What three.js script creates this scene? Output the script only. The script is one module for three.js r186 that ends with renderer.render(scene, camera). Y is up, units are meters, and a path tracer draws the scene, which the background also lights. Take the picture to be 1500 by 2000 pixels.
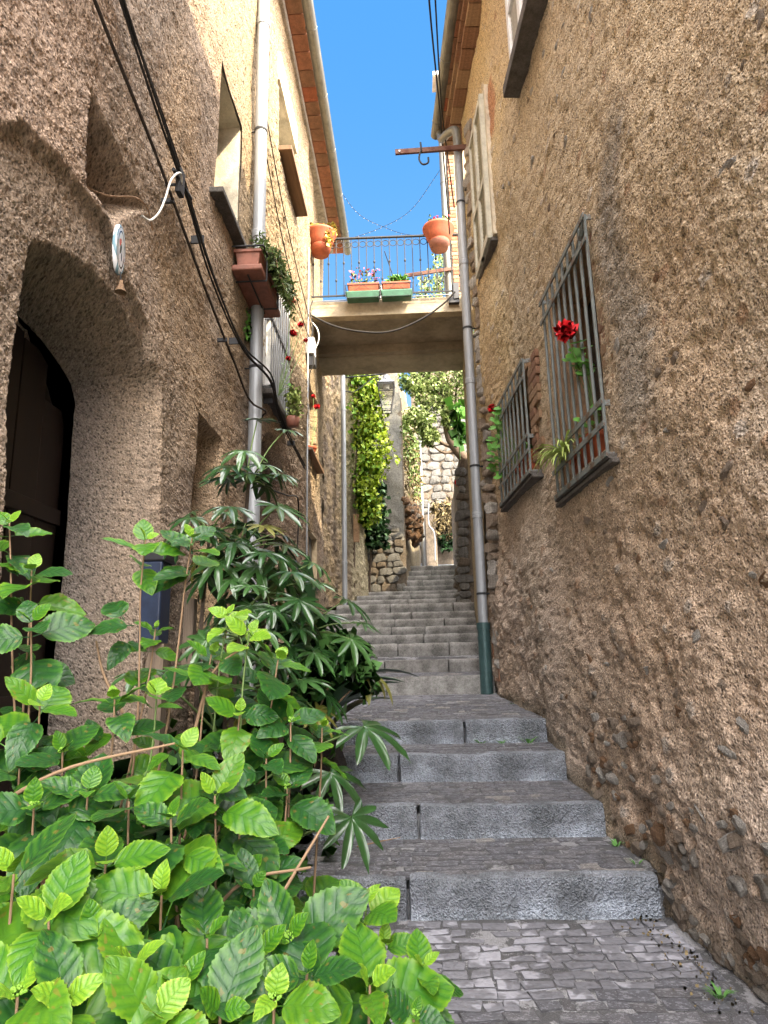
import * as THREE from 'three';
import { mergeGeometries, toCreasedNormals } from 'three/addons/utils/BufferGeometryUtils.js';
import { RoundedBoxGeometry } from 'three/addons/geometries/RoundedBoxGeometry.js';
import { MarchingCubes } from 'three/addons/objects/MarchingCubes.js';

// ---------------------------------------------------------------- camera, sky, sun, exposure
const scene = new THREE.Scene();
const camera = new THREE.PerspectiveCamera(75.14, 0.75, 0.05, 900);
camera.rotation.order = 'YXZ';
camera.position.set(0, 1.12, 0);
camera.rotation.set(THREE.MathUtils.degToRad(12.57), THREE.MathUtils.degToRad(2.2), THREE.MathUtils.degToRad(-1.3));
const renderer = new THREE.WebGLRenderer({ antialias: true });
renderer.setSize(768, 1024);
renderer.toneMapping = THREE.LinearToneMapping;
renderer.toneMappingExposure = 7.4;
renderer.shadowMap.enabled = true;

const sunDir = new THREE.Vector3(0.516, 0.719, 0.465).normalize();
const sun = new THREE.DirectionalLight(new THREE.Color(1.0, 0.83, 0.56), 2.0);
sun.position.copy(sunDir).multiplyScalar(40).add(new THREE.Vector3(0, 3, -8));
sun.target.position.set(0, 3, -8);
sun.castShadow = true;
sun.shadow.mapSize.set(4096, 4096);
Object.assign(sun.shadow.camera, { left: -18, right: 18, top: 18, bottom: -18, near: 1, far: 90 });
sun.shadow.radius = 1.2;
scene.add(sun, sun.target);

{ // clear sky: deep blue away from the sun, paler to the horizon, a broad white glow round the sun behind the viewer
  const W = 512, H = 256, data = new Float32Array(W * H * 4), d = new THREE.Vector3();
  for (let j = 0; j < H; j++) for (let i = 0; i < W; i++) {
    const ph = (i / W - 0.5) * 2 * Math.PI, th = ((j + 0.5) / H - 0.5) * Math.PI;
    d.set(Math.cos(ph) * Math.cos(th), Math.sin(th), Math.sin(ph) * Math.cos(th));
    const up = Math.max(d.y, 0), mu = d.dot(sunDir), g = sm(clamp((mu - 0.29) / 0.71)), hz = Math.pow(1 - up, 4), h2 = Math.pow(1 - up, 2);
    let r = 0.014 + 0.235 * hz + 0.012 * h2, gg = 0.057 + 0.225 * hz + 0.03 * h2, b = 0.136 + 0.205 * hz + 0.02 * h2;
    r += 2.3 * g; gg += 2.15 * g; b += 2.06 * g;
    const a = Math.exp(-(1 - mu) * 14); r += 2.6 * a; gg += 2.4 * a; b += 2.0 * a;
    if (d.y < 0) { const k = Math.exp(d.y * 12); r = 0.22 * (1 - k) + r * k; gg = 0.2 * (1 - k) + gg * k; b = 0.18 * (1 - k) + b * k; }
    const o = (j * W + i) * 4; data[o] = r; data[o + 1] = gg; data[o + 2] = b; data[o + 3] = 1;
  }
  const t = new THREE.DataTexture(data, W, H, THREE.RGBAFormat, THREE.FloatType);
  t.mapping = THREE.EquirectangularReflectionMapping; t.magFilter = THREE.LinearFilter; t.minFilter = THREE.LinearFilter; t.needsUpdate = true;
  scene.background = t; scene.environment = t;
}

// ---------------------------------------------------------------- random numbers and noise
function rng(seed) { let a = seed >>> 0; return () => { a = (a + 0x6d2b79f5) | 0; let t = Math.imul(a ^ (a >>> 15), 1 | a); t = (t + Math.imul(t ^ (t >>> 7), 61 | t)) ^ t; return ((t ^ (t >>> 14)) >>> 0) / 4294967296; }; }
const hash = (x, y, z) => { let h = Math.imul(x, 374761393) + Math.imul(y, 668265263) + Math.imul(z, 1274126177); h = Math.imul(h ^ (h >>> 13), 1274126177); return ((h ^ (h >>> 16)) >>> 0) / 4294967296; };
function sm(t) { return t * t * (3 - 2 * t); }
function clamp(x, a = 0, b = 1) { return Math.min(b, Math.max(a, x)); }
function lerp(a, b, t) { return a + (b - a) * t; }
const step = (a, b, x) => sm(clamp((x - a) / (b - a)));
function noise(x, y, z) { // value noise, -1..1
  const xi = Math.floor(x), yi = Math.floor(y), zi = Math.floor(z), u = sm(x - xi), v = sm(y - yi), w = sm(z - zi);
  const e = (k) => lerp(lerp(hash(xi, yi, zi + k), hash(xi + 1, yi, zi + k), u), lerp(hash(xi, yi + 1, zi + k), hash(xi + 1, yi + 1, zi + k), u), v);
  return lerp(e(0), e(1), w) * 2 - 1;
}
function fbm(x, y, z, n = 3) { let s = 0, a = 0.5; for (let i = 0; i < n; i++) { s += a * noise(x, y, z); x = x * 2.03 + 7.1; y = y * 2.03 + 3.3; z = z * 2.03 + 1.7; a *= 0.5; } return s; }
function cells(x, y, z) { // distance to the nearest scattered point, and its hash
  const xi = Math.floor(x), yi = Math.floor(y), zi = Math.floor(z); let best = 9, id = 0;
  for (let i = -1; i < 2; i++) for (let j = -1; j < 2; j++) for (let k = -1; k < 2; k++) {
    const a = xi + i, b = yi + j, c = zi + k, h1 = hash(a, b, c), h2 = hash(a + 91, b, c), h3 = hash(a, b + 57, c);
    const dd = (a + h1 - x) ** 2 + (b + h2 - y) ** 2 + (c + h3 - z) ** 2;
    if (dd < best) { best = dd; id = hash(a + 7, b + 13, c + 5); }
  }
  return [Math.sqrt(best), id];
}

// ---------------------------------------------------------------- textures
function tileNoise(S, cellsN, seed) { // periodic value noise, 0..1
  const g = new Float32Array(cellsN * cellsN), R = rng(seed), out = new Float32Array(S * S), k = cellsN / S;
  for (let i = 0; i < g.length; i++) g[i] = R();
  for (let y = 0; y < S; y++) { const fy = y * k, y0 = Math.floor(fy) % cellsN, y1 = (y0 + 1) % cellsN, v = sm(fy - Math.floor(fy));
    for (let x = 0; x < S; x++) { const fx = x * k, x0 = Math.floor(fx) % cellsN, x1 = (x0 + 1) % cellsN, u = sm(fx - Math.floor(fx));
      out[y * S + x] = lerp(lerp(g[y0 * cellsN + x0], g[y0 * cellsN + x1], u), lerp(g[y1 * cellsN + x0], g[y1 * cellsN + x1], u), v); } }
  return out;
}
function layers(S, list, seed) { const o = new Float32Array(S * S); let t = 0; list.forEach(([c, a], i) => { const n = tileNoise(S, c, seed + i * 17); t += a; for (let k = 0; k < o.length; k++) o[k] += a * n[k]; }); for (let k = 0; k < o.length; k++) o[k] /= t; return o; }
function tex(W, H, f, srgb = true) {
  const d = new Uint8Array(W * H * 4);
  for (let y = 0; y < H; y++) for (let x = 0; x < W; x++) { const c = f(x, y), o = (y * W + x) * 4; for (let k = 0; k < 3; k++) { const v = clamp(Array.isArray(c) ? c[k] : c); d[o + k] = 255 * (srgb ? (v <= 0.0031308 ? 12.92 * v : 1.055 * Math.pow(v, 1 / 2.4) - 0.055) : v); } d[o + 3] = 255; }
  const t = new THREE.DataTexture(d, W, H, THREE.RGBAFormat); t.wrapS = t.wrapT = THREE.RepeatWrapping; t.magFilter = THREE.LinearFilter; t.minFilter = THREE.LinearMipmapLinearFilter; t.generateMipmaps = true;
  if (srgb) t.colorSpace = THREE.SRGBColorSpace; t.needsUpdate = true; return t;
}
function rep(t, x, y = x) { const c = t.clone(); c.repeat.set(x, y); c.needsUpdate = true; return c; }
const S1 = 1024;
const grainA = layers(S1, [[56, 0.75], [95, 1.25], [190, 1], [380, 0.5], [16, 0.35]], 11), grainB = layers(S1, [[260, 1], [500, 1], [40, 0.5]], 41);
const con = (v, k) => clamp(0.5 + (v - 0.5) * k);
function tileCells(S, n, seed) { // periodic cells: per pixel the nearest distance, the gap to the second nearest, and the cell's number
  const R = rng(seed), px = new Float32Array(n * n), py = new Float32Array(n * n), id = new Float32Array(n * n), k = n / S, D = new Float32Array(S * S), G = new Float32Array(S * S), I = new Float32Array(S * S);
  for (let i = 0; i < n * n; i++) { px[i] = R(); py[i] = R(); id[i] = R(); }
  for (let y = 0; y < S; y++) for (let x = 0; x < S; x++) { const fx = x * k, fy = y * k, cx = Math.floor(fx), cy = Math.floor(fy); let b1 = 9, b2 = 9, bi = 0;
    for (let j = -1; j < 2; j++) for (let i = -1; i < 2; i++) { const q = ((cy + j + n) % n) * n + (cx + i + n) % n, d = (cx + i + px[q] - fx) ** 2 + (cy + j + py[q] - fy) ** 2; if (d < b1) { b2 = b1; b1 = d; bi = q; } else if (d < b2) b2 = d; }
    const o = y * S + x; D[o] = Math.sqrt(b1); G[o] = Math.sqrt(b2) - D[o]; I[o] = id[bi]; }
  return [D, G, I];
}
// roughcast render: grit of many sizes, some pale, some brown, with dark pits where it has dropped out
const [cD, cG, cI] = tileCells(S1, 84, 301), [eD, eG, eI] = tileCells(S1, 200, 302), roughH = new Float32Array(S1 * S1), roughV = new Float32Array(S1 * S1 * 3);
for (let i = 0; i < S1 * S1; i++) {
  const a = con(grainA[i], 2.4), b = con(grainB[i], 2.4), id = cI[i], ie = eI[i]; let v = 0.6 + 0.16 * (a - 0.5) + 0.16 * (b - 0.5), h = 0.45 + 0.25 * (a - 0.5), warm = 0;
  v += (ie - 0.5) * 0.34 * step(0, 0.25, eG[i]) - 0.1 * (1 - step(0, 0.2, eG[i])); h += 0.16 * (ie - 0.4) * step(0, 0.35, eG[i]);
  if (id < 0.34) { const k = step(0.05, 0.22, cG[i]) * step(0.62, 0.35, cD[i]); v = lerp(v, 0.52 + 1.75 * id + 0.12 * (b - 0.5), 0.85 * k); h += 0.4 * k * (1 - cD[i]); warm = k * (id < 0.12 ? 0.5 : -0.5); }
  else if (id > 0.8) { const k = step(0.5, 0.12, cD[i]); v = lerp(v, 0.3, 0.75 * k); h -= 0.42 * k; }
  v = 0.6 + (v - 0.6) * 1.5; roughH[i] = clamp(h); roughV[3 * i] = v * (1 + 0.05 * warm); roughV[3 * i + 1] = v * (1 - 0.01 * warm); roughV[3 * i + 2] = v * (1 - 0.1 * warm);
}
const roughMap = tex(S1, S1, (x, y) => { const i = 3 * (y * S1 + x); return [1.24 * roughV[i], 1.24 * roughV[i + 1], 1.24 * roughV[i + 2]]; });
const roughBump = tex(S1, S1, (x, y) => roughH[y * S1 + x], false);
const S2 = 512;
const fine = layers(S2, [[120, 1], [250, 1], [12, 0.8], [30, 0.6]], 77), blot = layers(S2, [[5, 1], [11, 0.8], [26, 0.6], [60, 0.4]], 91);
const stoneMap = tex(S2, S2, (x, y) => { const i = y * S2 + x, f = con(fine[i], 2.6), b = con(blot[i], 2.6); const v = 0.58 + 0.42 * f - 0.28 * (1 - b); return [v, v * 1.0, v * (0.99 + 0.03 * b)]; });
const stoneBump = tex(S2, S2, (x, y) => con(fine[y * S2 + x], 2.4), false);
const blotMap = tex(S2, S2, (x, y) => { const i = y * S2 + x, b = con(blot[i], 2.2), f = con(fine[i], 1.8); const v = 0.6 + 0.4 * b + 0.14 * (f - 0.5); return v; });
const smear = layers(S2, [[9, 0.5], [22, 1], [46, 1], [90, 0.6]], 143);
// worn paving stone with lime mortar smeared over parts of it
const settMap = tex(S2, S2, (x, y) => { const i = y * S2 + x, f = con(fine[i], 2.2), b = con(blot[i], 2.2), s = step(0.6, 0.7, con(smear[i], 2.4) * 0.85 + f * 0.15); const v = lerp(0.36 + 0.16 * f + 0.1 * b, 0.8 + 0.2 * f, s); return [v, v * 0.985, v * 0.985]; });
const mortarMap = tex(S2, S2, (x, y) => { const i = y * S2 + x, b = con(blot[i], 3.2), f = con(fine[i], 2.2); const v = lerp(0.34, 1.0, step(0.5, 0.75, b * 0.7 + f * 0.4)) * (0.8 + 0.2 * f); return [v, v * 0.99, v * 0.97]; });
const woodMap = tex(256, 256, (x, y) => { const n = fine[(y % 512) * S2 + ((x * 13) % 512)], m = fine[((y >> 4) % 512) * S2 + ((x * 5) % 512)]; const v = 0.6 + 0.5 * con(m, 2) - 0.2 * con(n, 2); return [v, v * 0.97, v * 0.93]; });
const rustMap = tex(S2, S2, (x, y) => { const i = y * S2 + x, b = step(0.56, 0.72, con(blot[i], 2) * 0.6 + con(fine[i], 2) * 0.4); return [lerp(1, 0.62, b), lerp(1, 0.33, b), lerp(1, 0.2, b)]; });

const M = {};
function mat(name, r, g, b, o = {}) { const m = new (o.physical ? THREE.MeshPhysicalMaterial : THREE.MeshStandardMaterial)({ color: new THREE.Color().setRGB(r, g, b), roughness: 0.9, metalness: 0 }); const { physical, ...rest } = o; Object.assign(m, rest); m.name = name; M[name] = m; return m; }
const roughO = { map: rep(roughMap, 1 / 1.35), bumpMap: rep(roughBump, 1 / 1.35), bumpScale: 0.0105, roughness: 0.96 };
mat('render', 1, 1, 1, { ...roughO, vertexColors: true });
mat('renderRight', 1, 1, 1, { ...roughO, map: rep(roughMap, 1 / 1.1), bumpMap: rep(roughBump, 1 / 1.1), bumpScale: 0.012, vertexColors: true });
mat('plainPlaster', 0.46, 0.36, 0.23, { map: rep(blotMap, 0.6), bumpMap: rep(stoneBump, 1.6), bumpScale: 0.003 });
mat('paleSurround', 0.62, 0.55, 0.42, { map: rep(blotMap, 1.1), bumpMap: rep(stoneBump, 2), bumpScale: 0.002 });
mat('concrete', 0.36, 0.29, 0.19, { map: rep(stoneMap, 1.1), bumpMap: rep(stoneBump, 1.6), bumpScale: 0.006 });
mat('concreteEdge', 0.46, 0.38, 0.26, { map: rep(blotMap, 0.7), bumpMap: rep(stoneBump, 1.6), bumpScale: 0.003 });
mat('concreteSoffit', 0.36, 0.3, 0.225, { map: rep(blotMap, 0.55), bumpMap: rep(stoneBump, 1.6), bumpScale: 0.005 });
mat('kerb', 0.44, 0.48, 0.535, { map: rep(stoneMap, 1.15), bumpMap: rep(stoneBump, 1.15), bumpScale: 0.014, vertexColors: true });
mat('kerbPale', 0.47, 0.46, 0.43, { map: rep(stoneMap, 2.0), bumpMap: rep(stoneBump, 3.0), bumpScale: 0.005 });
mat('kerbDark', 0.36, 0.345, 0.32, { map: rep(stoneMap, 1.8), bumpMap: rep(stoneBump, 3.0), bumpScale: 0.005 });
mat('mortar', 0.34, 0.345, 0.365, { map: rep(mortarMap, 1.3), bumpMap: rep(stoneBump, 2.4), bumpScale: 0.006 });
mat('settA', 0.35, 0.36, 0.4, { map: rep(settMap, 0.34), bumpMap: rep(stoneBump, 0.45), bumpScale: 0.006 });
mat('settB', 0.4, 0.405, 0.435, { map: rep(settMap, 0.42), bumpMap: rep(stoneBump, 0.45), bumpScale: 0.006 });
mat('settC', 0.34, 0.34, 0.36, { map: rep(settMap, 0.3), bumpMap: rep(stoneBump, 0.45), bumpScale: 0.006 });
mat('settPale', 0.62, 0.6, 0.58, { map: rep(settMap, 0.5), bumpMap: rep(stoneBump, 0.45), bumpScale: 0.006 });
mat('rubbleBrown', 0.6, 0.47, 0.35, { map: rep(stoneMap, 1.4), bumpMap: rep(stoneBump, 2.5), bumpScale: 0.008 });
mat('rubbleGrey', 0.62, 0.56, 0.48, { map: rep(stoneMap, 1.6), bumpMap: rep(stoneBump, 2.5), bumpScale: 0.008 });
mat('rubblePale', 0.8, 0.75, 0.67, { map: rep(stoneMap, 1.5), bumpMap: rep(stoneBump, 2.5), bumpScale: 0.006 });
mat('farGrey', 0.22, 0.21, 0.19, { map: rep(stoneMap, 1.0), bumpMap: rep(stoneBump, 1.6), bumpScale: 0.01 });
mat('farPale', 0.29, 0.27, 0.235, { map: rep(stoneMap, 0.9), bumpMap: rep(stoneBump, 1.6), bumpScale: 0.01 });
mat('farBrown', 0.23, 0.18, 0.13, { map: rep(stoneMap, 1.1), bumpMap: rep(stoneBump, 1.6), bumpScale: 0.01 });
mat('rustRubble', 0.24, 0.125, 0.055, { map: rep(stoneMap, 1.4), bumpMap: rep(stoneBump, 2), bumpScale: 0.012 });
mat('kerbUpper', 0.6, 0.58, 0.54, { map: rep(stoneMap, 1.1), bumpMap: rep(stoneBump, 1.6), bumpScale: 0.006, vertexColors: true });
mat('rubbleRust', 0.46, 0.26, 0.13, { map: rep(stoneMap, 1.5), bumpMap: rep(stoneBump, 2.5), bumpScale: 0.006 });
mat('brick', 0.36, 0.19, 0.11, { map: rep(blotMap, 3), bumpMap: rep(stoneBump, 4), bumpScale: 0.003 });
mat('brickPale', 0.45, 0.28, 0.16, { map: rep(blotMap, 3), bumpMap: rep(stoneBump, 4), bumpScale: 0.003 });
mat('tile', 0.36, 0.155, 0.085, { map: rep(blotMap, 2.2), bumpMap: rep(stoneBump, 3), bumpScale: 0.002 });
mat('tileBrown', 0.29, 0.15, 0.085, { map: rep(blotMap, 2.2), bumpMap: rep(stoneBump, 3), bumpScale: 0.002 });
mat('tileRed', 0.42, 0.135, 0.065, { map: rep(blotMap, 2.2), bumpMap: rep(stoneBump, 3), bumpScale: 0.002 });
mat('gutterZinc', 0.22, 0.215, 0.185, { roughness: 0.5, metalness: 0.45, map: rep(blotMap, 1.3) });
mat('pipeGrey', 0.36, 0.38, 0.4, { roughness: 0.5, metalness: 0.15, map: rep(blotMap, 0.8) });
mat('pipeSteel', 0.3, 0.31, 0.32, { roughness: 0.45, metalness: 0.45, map: rep(blotMap, 1.2) });
mat('pipeGreen', 0.06, 0.12, 0.12, { roughness: 0.38, metalness: 0.3, map: rep(blotMap, 1.2) });
mat('cable', 0.016, 0.014, 0.013, { roughness: 0.95 });
mat('cableBrown', 0.03, 0.022, 0.017, { roughness: 0.95 });
mat('cableWhite', 0.68, 0.67, 0.62, { roughness: 0.55 });
mat('iron', 0.022, 0.023, 0.026, { roughness: 0.8 });
mat('ironRust', 0.12, 0.055, 0.035, { roughness: 0.85, map: rep(rustMap, 2) });
mat('grillePaint', 0.16, 0.185, 0.18, { roughness: 0.65, map: rep(rustMap, 2.4), bumpMap: rep(stoneBump, 3), bumpScale: 0.001 });
mat('terracotta', 0.38, 0.08, 0.025, { roughness: 0.7, map: rep(blotMap, 2) });
mat('terracottaDull', 0.3, 0.115, 0.075, { roughness: 0.65, map: rep(blotMap, 2) });
mat('trayGreen', 0.035, 0.13, 0.07, { roughness: 0.5, map: rep(blotMap, 2) });
mat('soil', 0.035, 0.024, 0.016, { bumpMap: rep(stoneBump, 4), bumpScale: 0.01 });
mat('darkWood', 0.013, 0.0055, 0.004, { roughness: 0.55, map: rep(woodMap, 1.2) });
mat('brownWood', 0.2, 0.11, 0.055, { roughness: 0.8, map: rep(woodMap, 1.5) });
mat('greyWood', 0.26, 0.2, 0.15, { roughness: 0.85, map: rep(woodMap, 2) });
mat('shutterCream', 0.52, 0.5, 0.4, { roughness: 0.6, map: rep(blotMap, 1.4) });
mat('shutterGrey', 0.2, 0.2, 0.195, { roughness: 0.7, map: rep(woodMap, 1.4) });
mat('whitePaint', 0.74, 0.74, 0.72, { roughness: 0.5, map: rep(blotMap, 1) });
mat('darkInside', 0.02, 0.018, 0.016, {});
mat('slabDark', 0.14, 0.125, 0.11, { map: rep(stoneMap, 2), bumpMap: rep(stoneBump, 2.5), bumpScale: 0.003 });
mat('glass', 0.05, 0.055, 0.06, { physical: true, roughness: 0.06, specularIntensity: 1 });
mat('lampGlass', 0.8, 0.78, 0.7, { physical: true, roughness: 0.12, transmission: 0.96, thickness: 0 });
mat('blueBox', 0.02, 0.034, 0.075, { roughness: 0.45, map: rep(blotMap, 2) });
mat('blackPlastic', 0.02, 0.02, 0.022, { roughness: 0.5 });
mat('ground', 0.3, 0.26, 0.2, { map: rep(stoneMap, 0.3) });

// ---------------------------------------------------------------- object helpers
const used = new Map();
function numbered(n) { const k = used.get(n) ?? 0; used.set(n, k + 1); return k ? n + '_' + String(k).padStart(3, '0') : n; }
function shade(m) { m.castShadow = true; m.receiveShadow = true; return m; }
function thing(name, label, category, group) { const o = new THREE.Group(); o.name = numbered(name); o.userData = { label, category }; if (group) o.userData.group = group; scene.add(o); return o; }
function ground(name, label, geo, m) { const o = geo ? shade(new THREE.Mesh(geo, m)) : new THREE.Group(); o.name = numbered(name); o.userData = { label, kind: 'structure' }; scene.add(o); return o; }
function part(parent, name, geo, m, label) { const o = shade(new THREE.Mesh(Array.isArray(geo) ? (geo.length > 1 ? join(geo) : geo[0]) : geo, m)); o.name = name; if (label) o.userData.label = label; parent.add(o); return o; }
function sub(parent, name, label) { const o = new THREE.Group(); o.name = name; if (label) o.userData.label = label; parent.add(o); return o; }
function join(list) { const g = list.map((x) => { const y = x.index ? x.toNonIndexed() : x; for (const k of Object.keys(y.attributes)) if (!['position', 'normal', 'uv'].includes(k)) y.deleteAttribute(k); return y; }); return mergeGeometries(g); }
function boxUV(g) { // uv in metres, taken from the face's own direction
  g = g.index ? g.toNonIndexed() : g; const p = g.attributes.position, n = g.attributes.normal, uv = new Float32Array(p.count * 2);
  for (let i = 0; i < p.count; i++) { const ax = Math.abs(n.getX(i)), ay = Math.abs(n.getY(i)), az = Math.abs(n.getZ(i)); uv[2 * i] = ax > ay && ax > az ? p.getZ(i) : p.getX(i); uv[2 * i + 1] = ay > ax && ay > az ? p.getZ(i) : p.getY(i); }
  g.setAttribute('uv', new THREE.BufferAttribute(uv, 2)); return g;
}
function bx(x0, x1, y0, y1, z0, z1, r = 0) { // box from min to max, edges eased when r is given
  const w = Math.abs(x1 - x0), h = Math.abs(y1 - y0), d = Math.abs(z1 - z0);
  const g = r ? new RoundedBoxGeometry(w, h, d, 2, Math.min(r, w / 2.1, h / 2.1, d / 2.1)) : new THREE.BoxGeometry(w, h, d);
  g.translate((x0 + x1) / 2, (y0 + y1) / 2, (z0 + z1) / 2); return boxUV(g);
}
const V = (x, y, z) => new THREE.Vector3(x, y, z);
function tube(pts, r, seg = 8, n) { const c = new THREE.CatmullRomCurve3(pts.map((p) => (Array.isArray(p) ? V(...p) : p))); return new THREE.TubeGeometry(c, n ?? Math.max(8, pts.length * 8), r, seg, false); }
function bar(a, b, r, seg = 6) { a = Array.isArray(a) ? V(...a) : a; b = Array.isArray(b) ? V(...b) : b; const d = b.clone().sub(a), L = d.length(); const g = new THREE.CylinderGeometry(r, r, L, seg, 1); g.translate(0, L / 2, 0); g.applyQuaternion(new THREE.Quaternion().setFromUnitVectors(V(0, 1, 0), d.normalize())); g.translate(a.x, a.y, a.z); return g; }
function flat(a, b, w, t, up = V(0, 1, 0)) { // flat bar from a to b: width w along up, thickness t
  a = Array.isArray(a) ? V(...a) : a; b = Array.isArray(b) ? V(...b) : b; const d = b.clone().sub(a), L = d.length(); d.normalize(); const s = new THREE.Vector3().crossVectors(d, up).normalize(), u = new THREE.Vector3().crossVectors(s, d);
  const g = boxUV(new THREE.BoxGeometry(L, w, t)); g.applyMatrix4(new THREE.Matrix4().makeBasis(d, u, s)); const c = a.clone().add(b).multiplyScalar(0.5); g.translate(c.x, c.y, c.z); return g;
}
function taper(pts, r0, r1, seg = 7) { // tapered, bent limb
  const c = new THREE.CatmullRomCurve3(pts.map((p) => (Array.isArray(p) ? V(...p) : p))), n = Math.max(5, pts.length * 4), g = new THREE.TubeGeometry(c, n, 1, seg, false), p = g.attributes.position, q = new THREE.Vector3(), cc = new THREE.Vector3();
  for (let i = 0; i <= n; i++) { c.getPointAt(i / n, cc); const r = lerp(r0, r1, i / n); for (let j = 0; j <= seg; j++) { const k = i * (seg + 1) + j; q.fromBufferAttribute(p, k).sub(cc).multiplyScalar(r).add(cc); p.setXYZ(k, q.x, q.y, q.z); } }
  return g;
}
function rockGeo(seed, flatY = 1, d = 1) { // irregular stone of about unit radius
  const g = new THREE.IcosahedronGeometry(1, d), p = g.attributes.position;
  for (let i = 0; i < p.count; i++) { const x = p.getX(i), y = p.getY(i), z = p.getZ(i); const k = 1 + 0.34 * noise(x * 1.3 + seed * 9, y * 1.3, z * 1.3) + 0.12 * noise(x * 3 + seed, y * 3, z * 3); const q = 0.62; p.setXYZ(i, Math.sign(x) * Math.pow(Math.abs(x), q) * k * 0.8, Math.sign(y) * Math.pow(Math.abs(y), q) * k * 0.8 * flatY, Math.sign(z) * Math.pow(Math.abs(z), q) * k * 0.8); }
  g.computeVertexNormals(); return boxUV(toCreasedNormals(g, 0.7));
}
const rocks = [1, 2, 3, 4, 5, 6, 7, 8].map((s) => rockGeo(s));
const rocksFine = [11, 12, 13, 14, 15, 16].map((s) => rockGeo(s, 1, 2));
function inst(parent, name, geo, m, [x, y, z], [sx, sy, sz], [rx, ry, rz] = [0, 0, 0]) { const o = part(parent, name, geo, m); o.position.set(x, y, z); o.scale.set(sx, sy, sz); o.rotation.set(rx, ry, rz); return o; }
// ---------------------------------------------------------------- the lie of the alley (x across, z = -distance up the alley)
const RX = (d) => (d < 7 ? 1.06 + 0.068 * (3.25 - d) : 0.8 + 0.066 * (d - 7));     // right-hand wall line
const LX = (d) => (d < 9 ? -1.45 : -1.45 - 0.055 * (d - 9));                        // left-hand wall line
// risers: distance, foot, top
const RISE = [[3.247, 0, 0.17], [3.894, 0.172, 0.345], [4.566, 0.347, 0.521], [4.978, 0.533, 0.696], [6.856, 0.774, 0.956], [8.25, 0.965, 1.12], [8.75, 1.165, 1.33], [10.2, 1.34, 1.495], [11.1, 1.5, 1.655], [11.6, 1.66, 1.81], [12.0, 1.815, 1.955], [12.25, 1.96, 2.13], [13.1, 2.135, 2.285], [13.8, 2.29, 2.445], [14.7, 2.45, 2.605], [15.2, 2.61, 2.765], [15.45, 2.77, 2.925], [15.9, 2.93, 3.085], [16.2, 3.09, 3.245], [16.5, 3.25, 3.405]];
function groundY(d) { if (d < RISE[0][0]) return -0.04 * (RISE[0][0] - d); for (let i = RISE.length - 1; i >= 0; i--) if (d >= RISE[i][0]) { const n = RISE[i + 1]; return n ? lerp(RISE[i][2], n[1], (d - RISE[i][0]) / (n[0] - RISE[i][0])) : RISE[i][2]; } }
const stairRight = (d) => (d < 12.3 ? RX(d) - 0.005 : d < 13 ? 0.95 : 0.9 + (d - 13) * 0.075);
const stairLeft = (d) => (d < 12.2 ? LX(d) : d < 14.9 ? -1.4 + (d - 12.2) * 0.16 : -0.22 + (d - 15) * 0.12);

{ const g = new THREE.PlaneGeometry(600, 600, 60, 60); g.rotateX(-Math.PI / 2); const p = g.attributes.position; for (let i = 0; i < p.count; i++) { const x = p.getX(i), z = p.getZ(i); p.setY(i, -0.9 + 1.5 * fbm(x / 60, 0, z / 60) * clamp((Math.hypot(x, z) - 30) / 60)); } g.computeVertexNormals(); ground('ground', 'bare earth ground the village stands on', boxUV(g), M.ground); }

function roughBox(w, h, d, r, cell, amp, seed, worn = false) {
  const g = new THREE.BoxGeometry(w, h, d, Math.max(2, Math.round(w / cell)), Math.max(3, Math.round(h / cell)), Math.max(3, Math.round(d / cell))), p = g.attributes.position;
  for (let i = 0; i < p.count; i++) {
    const v = V(p.getX(i), p.getY(i), p.getZ(i)), c = V(clamp(v.x, -w / 2 + r, w / 2 - r), clamp(v.y, -h / 2 + r, h / 2 - r), clamp(v.z, -d / 2 + r, d / 2 - r)), n = v.clone().sub(c).normalize();
    const edge = (Math.abs(v.x - c.x) > 1e-6) + (Math.abs(v.y - c.y) > 1e-6) + (Math.abs(v.z - c.z) > 1e-6) > 1; c.addScaledVector(n, r + amp * (fbm(v.x * 9 + seed * 3.3, v.y * 9, v.z * 9, 3) * 1.6) - (edge ? 2.6 : 1) * amp * Math.max(0, noise(v.x * 8 + seed, v.y * 8 + 4, v.z * 8) - 0.1)); p.setXYZ(i, c.x, c.y, c.z);
  }
  const uv = boxUV(g.clone()), m = toCreasedNormals(g, 0.9), q = m.attributes.position, col = new Float32Array(q.count * 3); m.setAttribute('uv', uv.attributes.uv);
  for (let i = 0; i < q.count; i++) { const x = q.getX(i), y = q.getY(i) / h + 0.5, z = q.getZ(i), n = fbm(x * 5 + seed * 4, y * 1.6, z * 5, 3); const pale = step(0.62 + 0.5 * n, 0.3 + 0.5 * n, y) * 0.75, dirt = step(0.35, 0.7, fbm(x * 3 + seed, y * 3, 5, 2) + 0.4) * 0.4; const v = worn ? 0.5 + 0.3 * fbm(x * 4 + seed, y * 2, z, 3) + 0.5 * step(0.72, 0.97, y + 0.1 * n) : 0.66 + 0.5 * pale - 0.25 * dirt * (1 - pale) + 0.12 * step(0.93, 0.99, y); col.set([v * (1 - 0.03 * pale), v, v * (1 + 0.02 * pale)], 3 * i); }
  m.setAttribute('color', new THREE.BufferAttribute(col, 3)); return m;
}
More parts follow.
